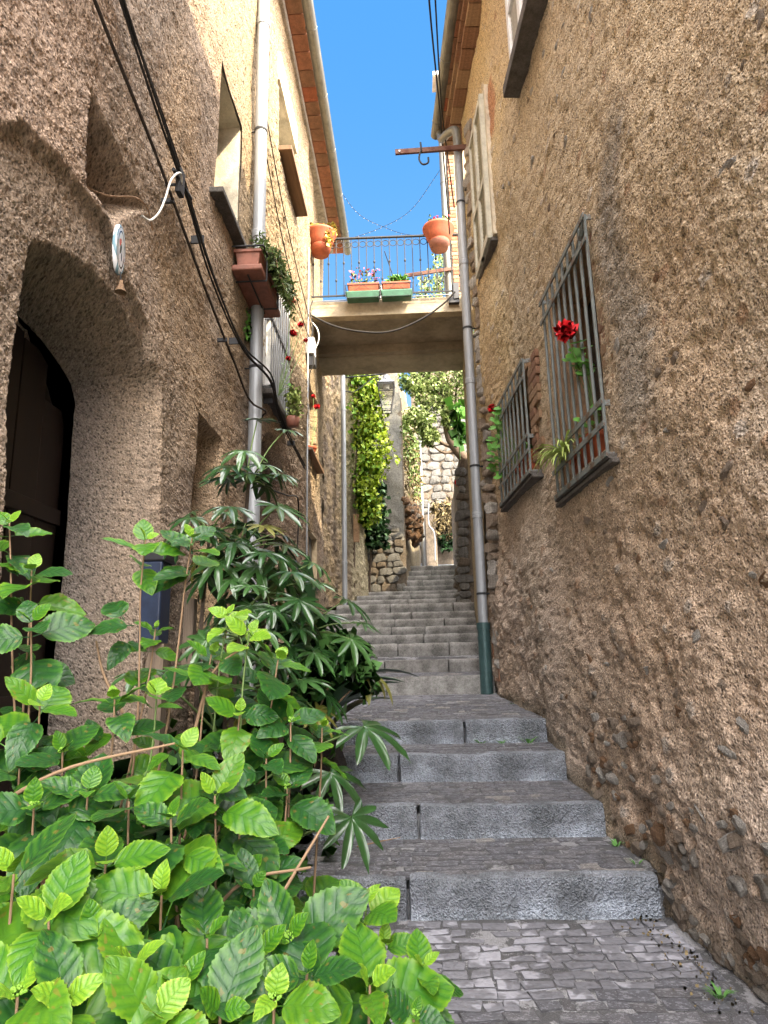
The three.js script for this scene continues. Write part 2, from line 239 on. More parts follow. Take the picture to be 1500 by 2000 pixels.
const settGeos = [0, 1, 2, 3, 4, 5, 6, 7].map((s) => { // worn paving sett, about one unit square, top at y = 0
  const R = rng(500 + s), c = [[-0.5, -0.5], [0.5, -0.5], [0.5, 0.5], [-0.5, 0.5]].map(([x, z]) => [x + (R() - 0.5) * 0.24, z + (R() - 0.5) * 0.34]), pos = [], idx = [];
  const ring = (k, y) => c.forEach(([x, z], i) => { const a = c[i], b = c[(i + 1) % 4]; pos.push(a[0] * k, y + (R() - 0.5) * 0.02, a[1] * k); pos.push((a[0] + b[0]) / 2 * k * (1 + (R() - 0.5) * 0.08), y, (a[1] + b[1]) / 2 * k * 1.03); });
  ring(1, -0.5); ring(0.99, -0.08); ring(0.93, 0); pos.push(0, 0.02, 0);
  for (let r = 0; r < 2; r++) for (let i = 0; i < 8; i++) { const a = r * 8 + i, b = r * 8 + (i + 1) % 8; idx.push(a, a + 8, b, b, a + 8, b + 8); }
  for (let i = 0; i < 8; i++) idx.push(16 + i, 24, 16 + (i + 1) % 8);
  const g = new THREE.BufferGeometry(); g.setAttribute('position', new THREE.Float32BufferAttribute(pos, 3)); g.setIndex(idx); g.computeVertexNormals(); const o = boxUV(g), u = o.attributes.uv; for (let i = 0; i < u.count; i++) u.setXY(i, u.getX(i) + s * 1.37, u.getY(i) + s * 0.71); return o;
});
const settMats = [M.settA, M.settA, M.settB, M.settC, M.settA, M.settB];
function pave(parent, z0, z1, y0, y1, xl, xr, most, seed, sw = 0.088, sd = 0.07) { // rows of setts from z0 (near) to z1 (far)
  const R = rng(seed), list = [], L = Math.abs(z1 - z0), rows = Math.max(1, Math.round(L / sd));
  for (let i = 0; i < rows; i++) {
    const d = -z0 + (i + 0.5) * L / rows, f = (i + 0.5) / rows, w0 = sw * (0.85 + 0.4 * R()); let x = xl(d) + R() * 0.05;
    while (x < xr(d) - 0.03) { const w = Math.min(w0 * (0.6 + 0.85 * R()), xr(d) - x); if (w > 0.03 && R() > 0.1) { const pale = noise(x * 2.1 + seed, d * 2.1, 5) > 0.1 && R() < 0.16; list.push({ x: x + w / 2, z: -d + (R() - 0.5) * 0.02 + 0.03 * noise(x * 2.6 + seed, d * 1.6, 4), y: lerp(y0, y1, f) + 0.001 + R() * 0.004, w: w * 0.97, l: L / rows * (0.93 + 0.07 * R()), a: (R() - 0.5) * 0.16, b: (R() - 0.5) * 0.045, c: (R() - 0.5) * 0.045, g: settGeos[Math.floor(R() * 8)], m: pale ? M.settPale : settMats[Math.floor(R() * 6)], v: x > -0.55 + 0.06 * d * 0 ? d - x * 0.3 : 99 + d }); } x += w; }
  }
  list.sort((a, b) => a.v - b.v); const rest = [];
  list.forEach((s, i) => {
    if (i < most) inst(parent, 'sett', s.g, s.m, [s.x, s.y, s.z], [s.w, 0.04, s.l], [s.b, s.a, s.c]);
    else { const g = s.g.clone(); g.applyMatrix4(new THREE.Matrix4().compose(V(s.x, s.y, s.z), new THREE.Quaternion().setFromEuler(new THREE.Euler(s.b, s.a, s.c)), V(s.w, 0.04, s.l))); rest.push(boxUV(g)); }
  });
  if (rest.length) part(parent, 'paving_setts', rest, M.settA).userData.kind = 'stuff';
}
function bed(x0, x1, z0, z1, y0, y1) { // mortar bed under the setts, a thick slab with a gently uneven top
  const g = new THREE.PlaneGeometry(1, 1, 26, 20), p = g.attributes.position;
  for (let i = 0; i < p.count; i++) { const u = p.getX(i) + 0.5, v = p.getY(i) + 0.5, z = lerp(z0, z1, v), x = lerp(x0, x1(-z), u); p.setXYZ(i, x, lerp(y0, y1, v) + 0.001 + 0.006 * fbm(x * 4, z * 4, 3), z); }
  const g2 = g.clone(); g.computeVertexNormals(); const under = bx(x0, x1(-z0), Math.min(y0, y1) - 0.5, Math.min(y0, y1) - 0.06, z1, z0); return [boxUV(g), under];
}
{ // the paved landing at the foot of the stairs
  const s = ground('pavement', 'dark worn sett paving at the foot of the stairs');
  part(s, 'mortar_bed', bed(-2.2, (d) => RX(d) + 0.15, 4, -3.26, groundY(-4), 0), M.mortar);
  pave(s, -1.25, -3.235, groundY(1.25), 0, () => -1.45, (d) => RX(d) - 0.015, 300, 21);
}
const JOINT = [[-0.055], [0.002, -1.0], [-0.114, -1.1], [0.35, -0.6], [-0.278, -1.1], [0.42, -0.35], [0.46, -0.2, -0.9], [0.16, -0.9], [0.2, -0.35], [0.55, -0.3], [0.0, -0.9], [0.75, -0.4]];
RISE.forEach(([d, y0, y1], i) => {
  const next = RISE[i + 1], s = ground('stair_tread', ['lowest step, broad bluish stone kerb with sett tread', 'second step up, long stone kerb and sett tread', 'third step up, cracked stone kerb with sett tread', 'fourth step up, with weeds along its foot', 'fifth step, beside the foot of the drainpipe'][i] ?? 'stone step of the upper flight'), R = rng(700 + i);
  const xr = stairRight(d) + (i < 4 ? 0.0 : 0), xl = stairLeft(d), depth = i < 5 ? 0.1 : next ? Math.min(0.3, next[0] - d - 0.01) : 0.4;
  const js = [xr, ...(JOINT[i] ?? [lerp(xl, xr, 0.3 + 0.4 * R())]), xl];
  for (let k = 0; k + 1 < js.length; k++) { // kerb stones
    const w = js[k] - js[k + 1] - 0.012, top = y1 - 0.004 * R(), g = roughBox(w, top - y0 + 0.08, depth, i < 5 ? 0.013 : 0.01, i < 5 ? 0.024 : 0.045, i < 5 ? 0.007 : 0.005, i * 7 + k, i > 4);
    inst(s, 'kerb_stone', g, i < 5 ? [M.kerb, M.kerb, M.kerb, M.kerb, M.kerbPale][i] : (i === 5 && k === 1) ? M.kerbDark : M.kerbUpper, [(js[k] + js[k + 1]) / 2, (top + y0 - 0.08) / 2, -d - depth / 2 - 0.006 * R()], [1, 1, 1], [0, (R() - 0.5) * 0.012, 0]);
  }
  const z0 = -d - depth + 0.01, z1 = next ? -next[0] - 0.03 : -18.6, ny = next ? next[1] : y1;
  if (-z1 + z0 > 0.04) {
    part(s, 'mortar_bed', bed(xl - 0.3, (q) => Math.max(xr, stairRight(q)) + (i < 5 ? 0.04 : 0), z0, z1, y1 - 0.012, ny), i < 8 ? M.mortar : M.kerbPale);
    if (i < 5) pave(s, z0 + 0.015, z1 + 0.03, y1 - 0.008, ny, () => xl, (q) => stairRight(q) - 0.02, i < 3 ? 230 : 160, 30 + i, 0.092, i < 3 ? 0.07 : 0.085);
    else part(s, 'tread_slab', bx(xl, xr, y1 - 0.1, y1 - 0.006, z1, z0), M.kerbPale);
  }
});

// ---------------------------------------------------------------- rough rendered walls
function ruled(a, b, dens, extra = []) { // grid lines from a to b, spacing given by dens(x), with extra exact lines
  const l = []; let x = a; while (x < b) { l.push(x); x += dens(x); } l.push(b);
  for (const e of extra) if (e > a && e < b && !l.some((q, i) => Math.abs(q - e) < 0.004 && ((l[i] = e), true))) l.push(e);
  return l.sort((p, q) => p - q);
}
function wallMesh(ds, ys, base, micro, tint, holes, side) { // base(d, y) -> [x, z], micro(p, d, y) -> metres out of the wall
  const nd = ds.length, ny = ys.length, pos = new Float32Array(nd * ny * 3), col = new Float32Array(nd * ny * 3), uv = new Float32Array(nd * ny * 2), idx = [];
  for (let j = 0; j < ny; j++) for (let i = 0; i < nd; i++) { const k = j * nd + i, [x, z] = base(ds[i], ys[j]); pos[3 * k] = x; pos[3 * k + 1] = ys[j]; pos[3 * k + 2] = z; }
  for (let j = 0; j + 1 < ny; j++) for (let i = 0; i + 1 < nd; i++) {
    const dc = (ds[i] + ds[i + 1]) / 2, yc = (ys[j] + ys[j + 1]) / 2; if (holes.some(([a, b, c, e]) => dc > a && dc < b && yc > c && yc < e)) continue;
    const a = j * nd + i, b = a + 1, c = a + nd, e = c + 1; side > 0 ? idx.push(a, b, c, b, e, c) : idx.push(a, c, b, b, c, e);
  }
  const g = new THREE.BufferGeometry(); g.setAttribute('position', new THREE.BufferAttribute(pos, 3)); g.setIndex(idx); g.computeVertexNormals();
  const n = g.attributes.normal, v = V(0, 0, 0);
  for (let k = 0; k < nd * ny; k++) {
    v.set(pos[3 * k], pos[3 * k + 1], pos[3 * k + 2]); const d = ds[k % nd], y = ys[Math.floor(k / nd)], nx = n.getX(k), nz = n.getZ(k);
    uv[2 * k] = v.z * 0.98 - side * v.x * 0.9; uv[2 * k + 1] = v.y + v.x * 0.3;
    const near = holes.some(([a, b, c, e]) => d >= a - 0.001 && d <= b + 0.001 && y >= c - 0.001 && y <= e + 0.001), h = near ? 0 : micro(v, d, y), t = tint(v, d, y, h);
    pos[3 * k] += nx * h; pos[3 * k + 1] += n.getY(k) * h; pos[3 * k + 2] += nz * h; col[3 * k] = t[0]; col[3 * k + 1] = t[1]; col[3 * k + 2] = t[2];
  }
  g.setAttribute('uv', new THREE.BufferAttribute(uv, 2)); g.setAttribute('color', new THREE.BufferAttribute(col, 3)); g.computeVertexNormals(); return g;
}
const mix3 = (a, b, t) => [lerp(a[0], b[0], t), lerp(a[1], b[1], t), lerp(a[2], b[2], t)];

// left house
const WL = { win: [4.5, 5.22, 4.72, 6.0], high: [6.9, 7.95, 7.2, 8.15], grille: [6.3, 7.2, 3.85, 5.3], louvre: [9.5, 10.6, 2.3, 3.06], niche: [9.4, 10.7, 4.25, 5.45] };
const doorTop = (d) => 2.6 + 0.34 * Math.pow(Math.max(0, Math.sin(Math.PI * clamp((d - 2.12) / 1.75))), 0.75);
const EDGE = [[1.2, 2.9], [2.06, 3.1], [2.28, 3.2], [2.44, 3.23], [2.88, 3.25], [3.1, 3.09], [3.45, 2.98], [3.58, 2.8], [3.72, 2.45], [3.76, 1.9]]; // ragged edge of the thicker upper render round the doorway
function lowerZone(d, y) { let e = 2.9; for (let i = 0; i + 1 < EDGE.length; i++) if (d >= EDGE[i][0]) e = lerp(EDGE[i][1], EDGE[i + 1][1], clamp((d - EDGE[i][0]) / (EDGE[i + 1][0] - EDGE[i][0]))); const n = 0.035 * noise(d * 7, y * 7, 31) + 0.02 * noise(d * 19, y * 19, 32); return (1 - step(-0.02, 0.035, y - e + n)) * (1 - step(3.73, 3.785, d + n)); }
function leftBase(d, y) {
  let w = 0.035 * fbm(d * 0.9, y * 0.9, 2, 2) + 0.02 * noise(d * 2.3, y * 2.3, 8);
  w += 0.05 * step(4.2, 2.2, d) * step(2.8, 4.6, y);                                             // the wall leans out above the doorway
  // flared surround of the doorway, then the doorway itself
  w -= 0.045 * lowerZone(d, y);
  const dx = Math.min(step(2.33, 2.37, d), 1 - step(3.6, 3.72, d + 0.025 * noise(y * 1.2, 7, 2))), dy = 1 - step(-0.12, 0.06, y - doorTop(d)); w -= 0.58 * dx * dy;
  // deep soft-edged niche above it
  const wob = 0.02 * noise(d * 8, y * 8, 2); w -= 0.46 * Math.min(step(-0.01, 0.04, d - 2.58 + wob), step(-0.02, 0.12, 3.79 - y - 0.2 * (d - 2.6) + wob), step(-0.02, 0.15, (y - 3.33) - 1.0 * (d - 2.92) + wob), step(-0.01, 0.05, y - 3.3 + 0.1 * (2.75 - d) + wob));
  // second doorway and the blind arch beyond the pipe
  w -= 0.55 * Math.min(step(4.36, 4.4, d), 1 - step(4.85, 4.98, d)) * (1 - step(2.78, 2.86, y));
  const ar = (d - 6.85) / 0.8, top = 2.65 + 0.85 * Math.sqrt(Math.max(0, 1 - ar * ar)); w -= 0.2 * Math.min(step(6.04, 6.09, d), 1 - step(7.6, 7.68, d)) * (1 - step(-0.03, 0.03, y - top));
  const nz = WL.niche; w -= 0.16 * Math.min(step(nz[0] - 0.02, nz[0] + 0.02, d), 1 - step(nz[1] - 0.02, nz[1] + 0.02, d), step(nz[2] - 0.02, nz[2] + 0.02, y), 1 - step(nz[3] - 0.02, nz[3] + 0.02, y));
  return [LX(d) + w, -d];
}
function leftMicro(p, d, y) {
  const s = lerp(0.9, 1.9, step(4.5, 7, d)), deep = clamp((LX(d) - p.x - 0.15) / 0.2); // smoother trowelled plaster inside the doorway
  const a = fbm(p.x * 16, p.y * 16, p.z * 16, 2), b = fbm(p.x * 55, p.y * 55, p.z * 55, 2), c = cells(p.x * 22, p.y * 22, p.z * 22)[0];
  return s * lerp(1, 0.6, deep) * (0.010 * a + 0.005 * b - 0.010 * step(0.3, 0.12, c) * (noise(p.x * 4, p.y * 4, p.z * 4) > -0.2 ? 1 : 0.3) + 0.006 * noise(p.x * 110, p.y * 110, p.z * 110));
}
function leftTint(p, d, y) {
  const n = fbm(p.z * 0.7, p.y * 0.7, 3, 3), m = fbm(p.z * 2.6 + 5, p.y * 2.6, 8, 3), o = fbm(p.z * 1.3 + 9, p.y * 0.6, 4, 2);
  let c = mix3([0.43, 0.315, 0.22], [0.38, 0.3, 0.23], clamp(0.5 + n * 1.4)); c = mix3(c, [0.46, 0.32, 0.18], clamp(0.1 + o * 1.6)); c = mix3(c, [0.28, 0.215, 0.16], clamp(m * 1.0));
  c = mix3(c, [0.36, 0.265, 0.15], step(4.3, 5.6, d) * step(3.2, 4.6, y) * 0.9);              // paler lime render high up beyond the pipe
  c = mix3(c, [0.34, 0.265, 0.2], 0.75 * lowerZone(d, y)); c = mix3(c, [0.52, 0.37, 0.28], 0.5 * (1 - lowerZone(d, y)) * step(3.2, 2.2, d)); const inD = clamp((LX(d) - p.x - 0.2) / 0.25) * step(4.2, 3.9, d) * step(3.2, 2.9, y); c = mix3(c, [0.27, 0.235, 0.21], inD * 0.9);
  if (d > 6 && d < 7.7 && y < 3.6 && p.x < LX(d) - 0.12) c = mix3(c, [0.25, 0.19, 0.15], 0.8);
  const st = step(0.5, 0.8, noise(p.z * 5, p.y * 0.25, 12)) * 0.35; return mix3(c, [0.22, 0.18, 0.14], st * step(6, 3.5, d));
}
const leftHouse = thing('plastered_house', 'tall rough-plastered house on the shaded side with arched doorway, niche and long terracotta eaves', 'house');
{
  const hs = [WL.win, WL.high, WL.grille, WL.louvre], ex = hs.flatMap((h) => [h[0], h[1]]), ey = hs.flatMap((h) => [h[2], h[3]]);
  const ds = ruled(-1.5, 12.25, (d) => (d < 1.2 ? 0.12 : Math.min(0.028, Math.max(0.0085, 0.0021 * d * d * (d > 2.3 && d < 4 ? 0.6 : 1)))), [2.33, 2.35, 2.37, ...Array.from({ length: 18 }, (_, i) => 3.585 + i * 0.0085), 4.36, 4.38, 4.4, 4.85, 4.9, 4.94, 4.98, 6.04, 6.065, 6.09, 7.6, 7.64, 7.68, 9.38, 9.42, 10.68, 10.72, ...ex]);
  const ys = ruled(-0.5, 9.55, (y) => (y < 4.6 ? 0.0085 : y < 7 ? 0.012 : 0.02), ey);
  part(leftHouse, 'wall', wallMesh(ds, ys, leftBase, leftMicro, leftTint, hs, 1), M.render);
  // the body of the house behind its face, so that daylight stays out of it
  part(leftHouse, 'house_body', [bx(-7, -2.6, -1, 9.5, -12.2, 1.5), bx(-2.4, -1.42, 9.56, 9.66, -12.25, 1.5), bx(-2.6, -1.47, -0.9, 9.5, 1.5, 1.62), bx(-2.6, -1.72, -0.9, 9.5, -12.32, -12.26)], M.plainPlaster);
}
function reveal(x0, x1, [a, b, c, e], t = 0.03) { return [bx(x0, x1, c, e, -a, -a + t), bx(x0, x1, c, e, -b - t, -b), bx(x0, x1, e, e + t, -b - t, -a + t), bx(x0, x1, c - t, c, -b - t, -a + t)]; }
{ // windows of the left house
  let [a, b, c, e] = WL.win;
  let w = sub(leftHouse, 'window', 'tall window with pale stone reveal catching the sun');
  part(w, 'reveal', reveal(-1.95, -1.462, WL.win, 0.05), M.paleSurround); part(w, 'frame', [bx(-1.8, -1.74, c, e, -a - 0.07, -a), bx(-1.8, -1.74, c, e, -b, -b + 0.07), bx(-1.8, -1.74, e - 0.07, e, -b + 0.07, -a - 0.07), bx(-1.8, -1.74, c, c + 0.09, -b + 0.07, -a - 0.07), bx(-1.795, -1.745, c + 0.09, e - 0.07, -4.9, -4.82)], M.whitePaint);
  part(w, 'pane', bx(-1.78, -1.77, c + 0.09, e - 0.07, -b + 0.07, -a - 0.07), M.glass); part(w, 'sill', bx(-1.75, -1.35, c - 0.055, c - 0.004, -b - 0.1, -a + 0.1, 0.01), M.slabDark);
  [a, b, c, e] = WL.high; w = sub(leftHouse, 'window', 'high window under the eaves with cream lintel');
  part(w, 'reveal', reveal(-1.8, -1.464, WL.high, 0.05), M.paleSurround); part(w, 'lintel', bx(-1.5, -1.425, e + 0.004, e + 0.42, -b - 0.1, -a + 0.1), M.paleSurround); part(w, 'shutter', bx(-1.72, -1.66, c, e, -b, -a), M.shutterCream); part(w, 'sill', bx(-1.7, -1.27, c - 0.065, c - 0.004, -b - 0.1, -a + 0.1, 0.006), M.brownWood);
  [a, b, c, e] = WL.grille; w = sub(leftHouse, 'window', 'white-framed window behind upright iron bars');
  part(w, 'reveal', reveal(-1.8, -1.464, WL.grille, 0.05), M.whitePaint); part(w, 'frame', [bx(-1.72, -1.66, c, e, -a - 0.08, -a), bx(-1.72, -1.66, c, e, -b, -b + 0.08), bx(-1.72, -1.66, c, e, -6.79, -6.71)], M.whitePaint); part(w, 'pane', bx(-1.7, -1.69, c, e, -b, -a), M.glass);
  part(w, 'surround', bx(-1.5, -1.425, c, e + 0.12, -b - 0.16, -b - 0.004), M.whitePaint); part(w, 'surround', bx(-1.5, -1.425, c, e + 0.12, -a + 0.004, -a + 0.12), M.whitePaint);
  for (let i = 0; i < 9; i++) part(w, 'bar', bar([-1.36, c - 0.02, -a + 0.03 - i * 0.12], [-1.36, e + 0.02, -a + 0.03 - i * 0.12], 0.011), M.pipeSteel);
  for (const y of [c, c + 0.75, e]) part(w, 'rail', [bx(-1.375, -1.345, y - 0.012, y + 0.012, -b - 0.05, -a + 0.08), bx(-1.5, -1.345, y - 0.01, y + 0.01, -a + 0.05, -a + 0.08), bx(-1.5, -1.345, y - 0.01, y + 0.01, -b - 0.05, -b - 0.02)], M.pipeSteel);
  part(w, 'sill', bx(-1.6, -1.33, c - 0.09, c - 0.03, -b - 0.1, -a + 0.1, 0.008), M.slabDark);
  [a, b, c, e] = WL.louvre; w = sub(leftHouse, 'window', 'low window closed by grey boarded shutter'); const X = LX(10);
  part(w, 'reveal', reveal(X - 0.3, X - 0.005, WL.louvre, 0.03), M.plainPlaster); for (let i = 0; i < 7; i++) part(w, 'board', bx(X - 0.13, X - 0.09 + 0.004 * (i % 2), c, e, -a - 0.157 * (i + 1) + 0.006, -a - 0.157 * i), M.shutterGrey); part(w, 'sill', bx(X - 0.2, X + 0.06, c - 0.06, c - 0.004, -b - 0.05, -a + 0.05), M.shutterGrey);
  w = sub(leftHouse, 'niche', 'shallow grey niche holding a small flower pot'); part(w, 'back_panel', bx(LX(10) - 0.2, LX(10) - 0.135, 4.28, 5.42, -10.68, -9.43), M.kerbPale); part(w, 'ledge', bx(LX(10) - 0.14, LX(10) + 0.1, 4.2, 4.24, -10.72, -9.38), M.brownWood);
}
{ // the old wooden door deep in the arched doorway
  const d = sub(leftHouse, 'door', 'dark wooden door deep in the arched doorway');
  const arch = (q) => { const s = []; s.push([2.36 + q, 0], [2.36 + q, 2.4]); for (let i = 1; i < 14; i++) { const a = Math.PI * i / 14; s.push([3.03 - Math.cos(a) * (0.67 - q), 2.4 + Math.sin(a) * (0.56 - q)]); } s.push([3.7 - q, 2.4], [3.7 - q, 0]); return s; }, path = (C, l) => { l.forEach(([a, y], i) => (i ? C.lineTo(-a, y) : C.moveTo(-a, y))); return C; };
  const fs = path(new THREE.Shape(), [...arch(0), ...arch(0.09).reverse()]), fg = new THREE.ExtrudeGeometry(fs, { depth: 0.09, bevelEnabled: true, bevelSize: 0.006, bevelThickness: 0.006, bevelSegments: 1 }); fg.rotateY(-Math.PI / 2); fg.scale(-1, 1, 1); fg.applyMatrix4(new THREE.Matrix4().makeScale(1, 1, 1)); const fp = fg.attributes.position; let mx = -9; for (let i = 0; i < fp.count; i++) mx = Math.max(mx, fp.getX(i)); fg.translate(-1.955 - mx, 0, 0); fg.computeBoundingBox(); if (fg.boundingBox.max.z > 0) fg.scale(1, 1, -1); part(d, 'door_frame', boxUV(fg), M.darkWood);
  for (let i = 0; i < 5; i++) part(d, 'plank', bx(-2.03, -1.995 + 0.003 * (i % 2), 0.02, 2.42 + 0.5 * Math.sin(Math.PI * (i + 0.5) / 5), -2.44 - 0.235 * (i + 1) + 0.006, -2.44 - 0.235 * i, 0.004), M.darkWood);
  for (const y of [0.9, 1.9]) part(d, 'crosspiece', bx(-1.995, -1.972, y, y + 0.09, -3.62, -2.44, 0.006), M.darkWood);
  part(d, 'handle', [tube([[-1.98, 1.33, -3.5], [-1.9, 1.34, -3.5], [-1.89, 1.36, -3.42], [-1.9, 1.34, -3.35]], 0.012)], M.brownWood);
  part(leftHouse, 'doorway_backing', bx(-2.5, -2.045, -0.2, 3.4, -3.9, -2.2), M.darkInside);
  part(leftHouse, 'inner_door', [bx(-2.04, -1.985, 0.2, 2.8, -4.95, -4.38)], M.brownWood, 'narrow brown door in the second doorway');
}
{ // eaves of the left house: terracotta planks under the roof edge, and the half-round gutter
  const R = rng(61); let z = 1.0;
  while (z > -12.3) { const l = 0.255 + 0.05 * R(), y = 9.5 + 0.012 * R(); part(leftHouse, 'eaves_tile', bx(-1.62, -1.19, y, y + 0.03, z - l + 0.012, z, 0.006), [M.tile, M.tileBrown, M.tileRed, M.tile][Math.floor(R() * 4)]); z -= l; }
  part(leftHouse, 'cornice', bx(-1.7, -1.4, 9.36, 9.49, -12.25, 1.0, 0.02), M.rubbleGrey);
  const ga = []; for (let i = 0; i <= 10; i++) { const a = Math.PI + (i / 10) * Math.PI; ga.push([Math.cos(a) * 0.075, Math.sin(a) * 0.075]); }
  const sh = new THREE.Shape(); ga.forEach(([x, y], i) => (i ? sh.lineTo(x, y) : sh.moveTo(x, y))); for (let i = 10; i >= 0; i--) sh.lineTo(ga[i][0] * 0.93, ga[i][1] * 0.93);
  const gg = new THREE.ExtrudeGeometry(sh, { depth: 13.4, bevelEnabled: false }); gg.translate(-1.115, 9.49, -12.4); part(leftHouse, 'gutter', [boxUV(gg), bar([-1.045, 9.495, -12.4], [-1.045, 9.495, 1], 0.009)], M.gutterZinc);
  for (let k = 0; k < 12; k++) part(leftHouse, 'gutter_bracket', (() => { const g = new THREE.TorusGeometry(0.078, 0.006, 5, 12, Math.PI); g.rotateX(Math.PI); g.rotateY(0); g.translate(-1.115, 9.492, 0.4 - k * 1.1); return g; })(), M.gutterZinc);
  const roof = bx(-7.5, -1.1, 9.62, 9.7, -12.4, 1.6); roof.translate(1.1, -9.62, 0); roof.rotateZ(-0.28); roof.translate(-1.1, 9.6, 0); part(leftHouse, 'roof', roof, M.tileBrown);
}
{ // tall grey drainpipe on the left house
  const x = -1.36, z = -5.62; part(leftHouse, 'drainpipe', [bar([x, 0.3, z], [x, 9.3, z], 0.06, 18), ...[2.2, 5.1, 7.6].map((y) => bar([x, y, z], [x, y + 0.09, z], 0.067, 18))], M.pipeGrey);
  for (const y of [1.6, 3.75, 6.3, 8.4]) part(leftHouse, 'pipe_clip', [bar([x, y, z], [x, y + 0.025, z], 0.066, 18), bar([x, y + 0.012, z], [x - 0.12, y + 0.012, z], 0.008)], M.iron);
}
// ---------------------------------------------------------------- right-hand house
const WR = { big: [3.34, 4.18, 2.17, 3.47], small: [4.86, 5.88, 2.52, 3.34] };
const rightHouse = thing('roughcast_house', 'tall ochre roughcast house with two barred windows and a drainpipe at its corner', 'house');
function rightBase(d, y) {
  let w = 0.04 * fbm(d * 0.8 + 4, y * 0.8, 6, 2) + 0.03 * noise(d * 1.9, y * 1.9, 18);
  const g = y - groundY(d); w -= 0.022 * (1 - step(0.05, 0.5 + 0.2 * noise(d * 2, 4, 4), g)) * step(4.2, 3.2, d);     // render fallen away along the foot
  const hx = (d - 3.5) / 0.13, hy = (y - 0.385) / 0.07; w -= 0.14 * (1 - step(0.8, 1.15, Math.max(Math.abs(hx), Math.abs(hy))));     // putlog hole
  return [RX(d) - w, -d];
}
function rightMicro(p, d, y) {
  const low = step(2.6, 0.2, y - groundY(d)) , s = (d < 5 ? 1 : 1.25);
  const a = fbm(p.x * 11, p.y * 11, p.z * 11, 2), b = fbm(p.x * 34, p.y * 34, p.z * 34, 2), [c, id] = cells(p.x * 9, p.y * 9, p.z * 7), [c2, id2] = cells(p.x * 24 + 5, p.y * 24, p.z * 20);
  let h = 0.012 * a * (1 + low) + 0.007 * b + 0.004 * noise(p.x * 85, p.y * 85, p.z * 85);
  if (id > 0.5) h -= (0.012 + 0.014 * low) * step(0.42, 0.12, c);                   // pits where grit has dropped out
  if (id < 0.1 + 0.2 * low) h += (0.006 + 0.01 * low) * step(0.5, 0.28, c);         // stones just under the skin
  if (id2 > 0.6) h -= 0.011 * step(0.45, 0.15, c2); else if (id2 < 0.25) h += 0.006 * step(0.42, 0.2, c2);
  const pt = step(0.03, 0.07, fbm(p.z * 0.75 + 3, p.y * 0.75, 51, 3)); return s * h * lerp(0.85, 0.62, pt) + 0.007 * pt; // thicker patches of later render
}
function rightTint(p, d, y, h) {
  const n = fbm(p.z * 0.8 + 2, p.y * 0.8, 33, 3), m = fbm(p.z * 3, p.y * 3, 38, 3), g = y - groundY(d), [c, id] = cells(p.x * 9, p.y * 9, p.z * 7);
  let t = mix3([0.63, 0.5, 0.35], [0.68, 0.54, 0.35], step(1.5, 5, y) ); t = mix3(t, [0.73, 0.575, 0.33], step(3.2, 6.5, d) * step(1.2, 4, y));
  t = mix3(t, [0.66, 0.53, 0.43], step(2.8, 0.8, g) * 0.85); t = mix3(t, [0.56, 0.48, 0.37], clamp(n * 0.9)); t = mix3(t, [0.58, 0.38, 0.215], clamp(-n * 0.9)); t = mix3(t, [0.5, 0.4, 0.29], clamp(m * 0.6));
  if (id < 0.22 && c < 0.3) t = mix3(t, id < 0.11 ? [0.55, 0.5, 0.44] : [0.4, 0.24, 0.14], 0.7);
  const brick = step(0.15, 0.05, Math.abs(d - 5.5) - 0.02 + 0.08 * noise(y * 3, 2, 2)) * step(4.9, 5.1, y) * step(6.9, 6.6, y) * step(-0.3, 0.1, noise(y * 2.2, 9, 3)); t = mix3(t, [0.5, 0.2, 0.09], brick * 0.8);
  const grey = step(0.25, 0, Math.abs(d - 2.95 + 0.1 * noise(y * 3, 3, 3)) - 0.06) * step(2.0, 2.3, y) * step(3.9, 3.5, y); t = mix3(t, [0.29, 0.27, 0.235], grey * 0.7);
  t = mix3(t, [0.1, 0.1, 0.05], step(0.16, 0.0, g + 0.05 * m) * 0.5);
  return t;
}
{
  const hs = [WR.big, WR.small];
  const ds = ruled(-2.5, 7.02, (d) => (d < 1.1 ? 0.14 : Math.min(0.03, Math.max(0.0075, 0.0022 * d * d))), hs.flatMap((h) => [h[0], h[1]]));
  const ys = ruled(-0.6, 7.62, (y) => (y < 4 ? 0.0082 : 0.0125), hs.flatMap((h) => [h[2], h[3]]));
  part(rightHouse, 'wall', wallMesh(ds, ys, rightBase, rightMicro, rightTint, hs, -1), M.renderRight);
  part(rightHouse, 'house_body', [bx(1.86, 8, -1, 7.7, -6.9, 2.5), bx(0.86, 1.9, -0.9, 7.62, -7.08, -7.03), bx(1.3, 1.9, -0.9, 7.6, 2.5, 2.6)], M.plainPlaster);
  // the taller part of the house nearer the street, above the picture
  part(rightHouse, 'upper_storey', bx(1.16, 8, 7.72, 9.25, -3.35, 2.5), M.plainPlaster);
}
function skew(list, d0) { // sets boxes built about x = 0 onto the wall line, which runs at a slight angle
  const a = Math.atan(0.068); const out = list.map((g) => { g.translate(0, 0, d0); g.rotateY(a); g.translate(RX(d0), 0, -d0); return g; }); return out;
}
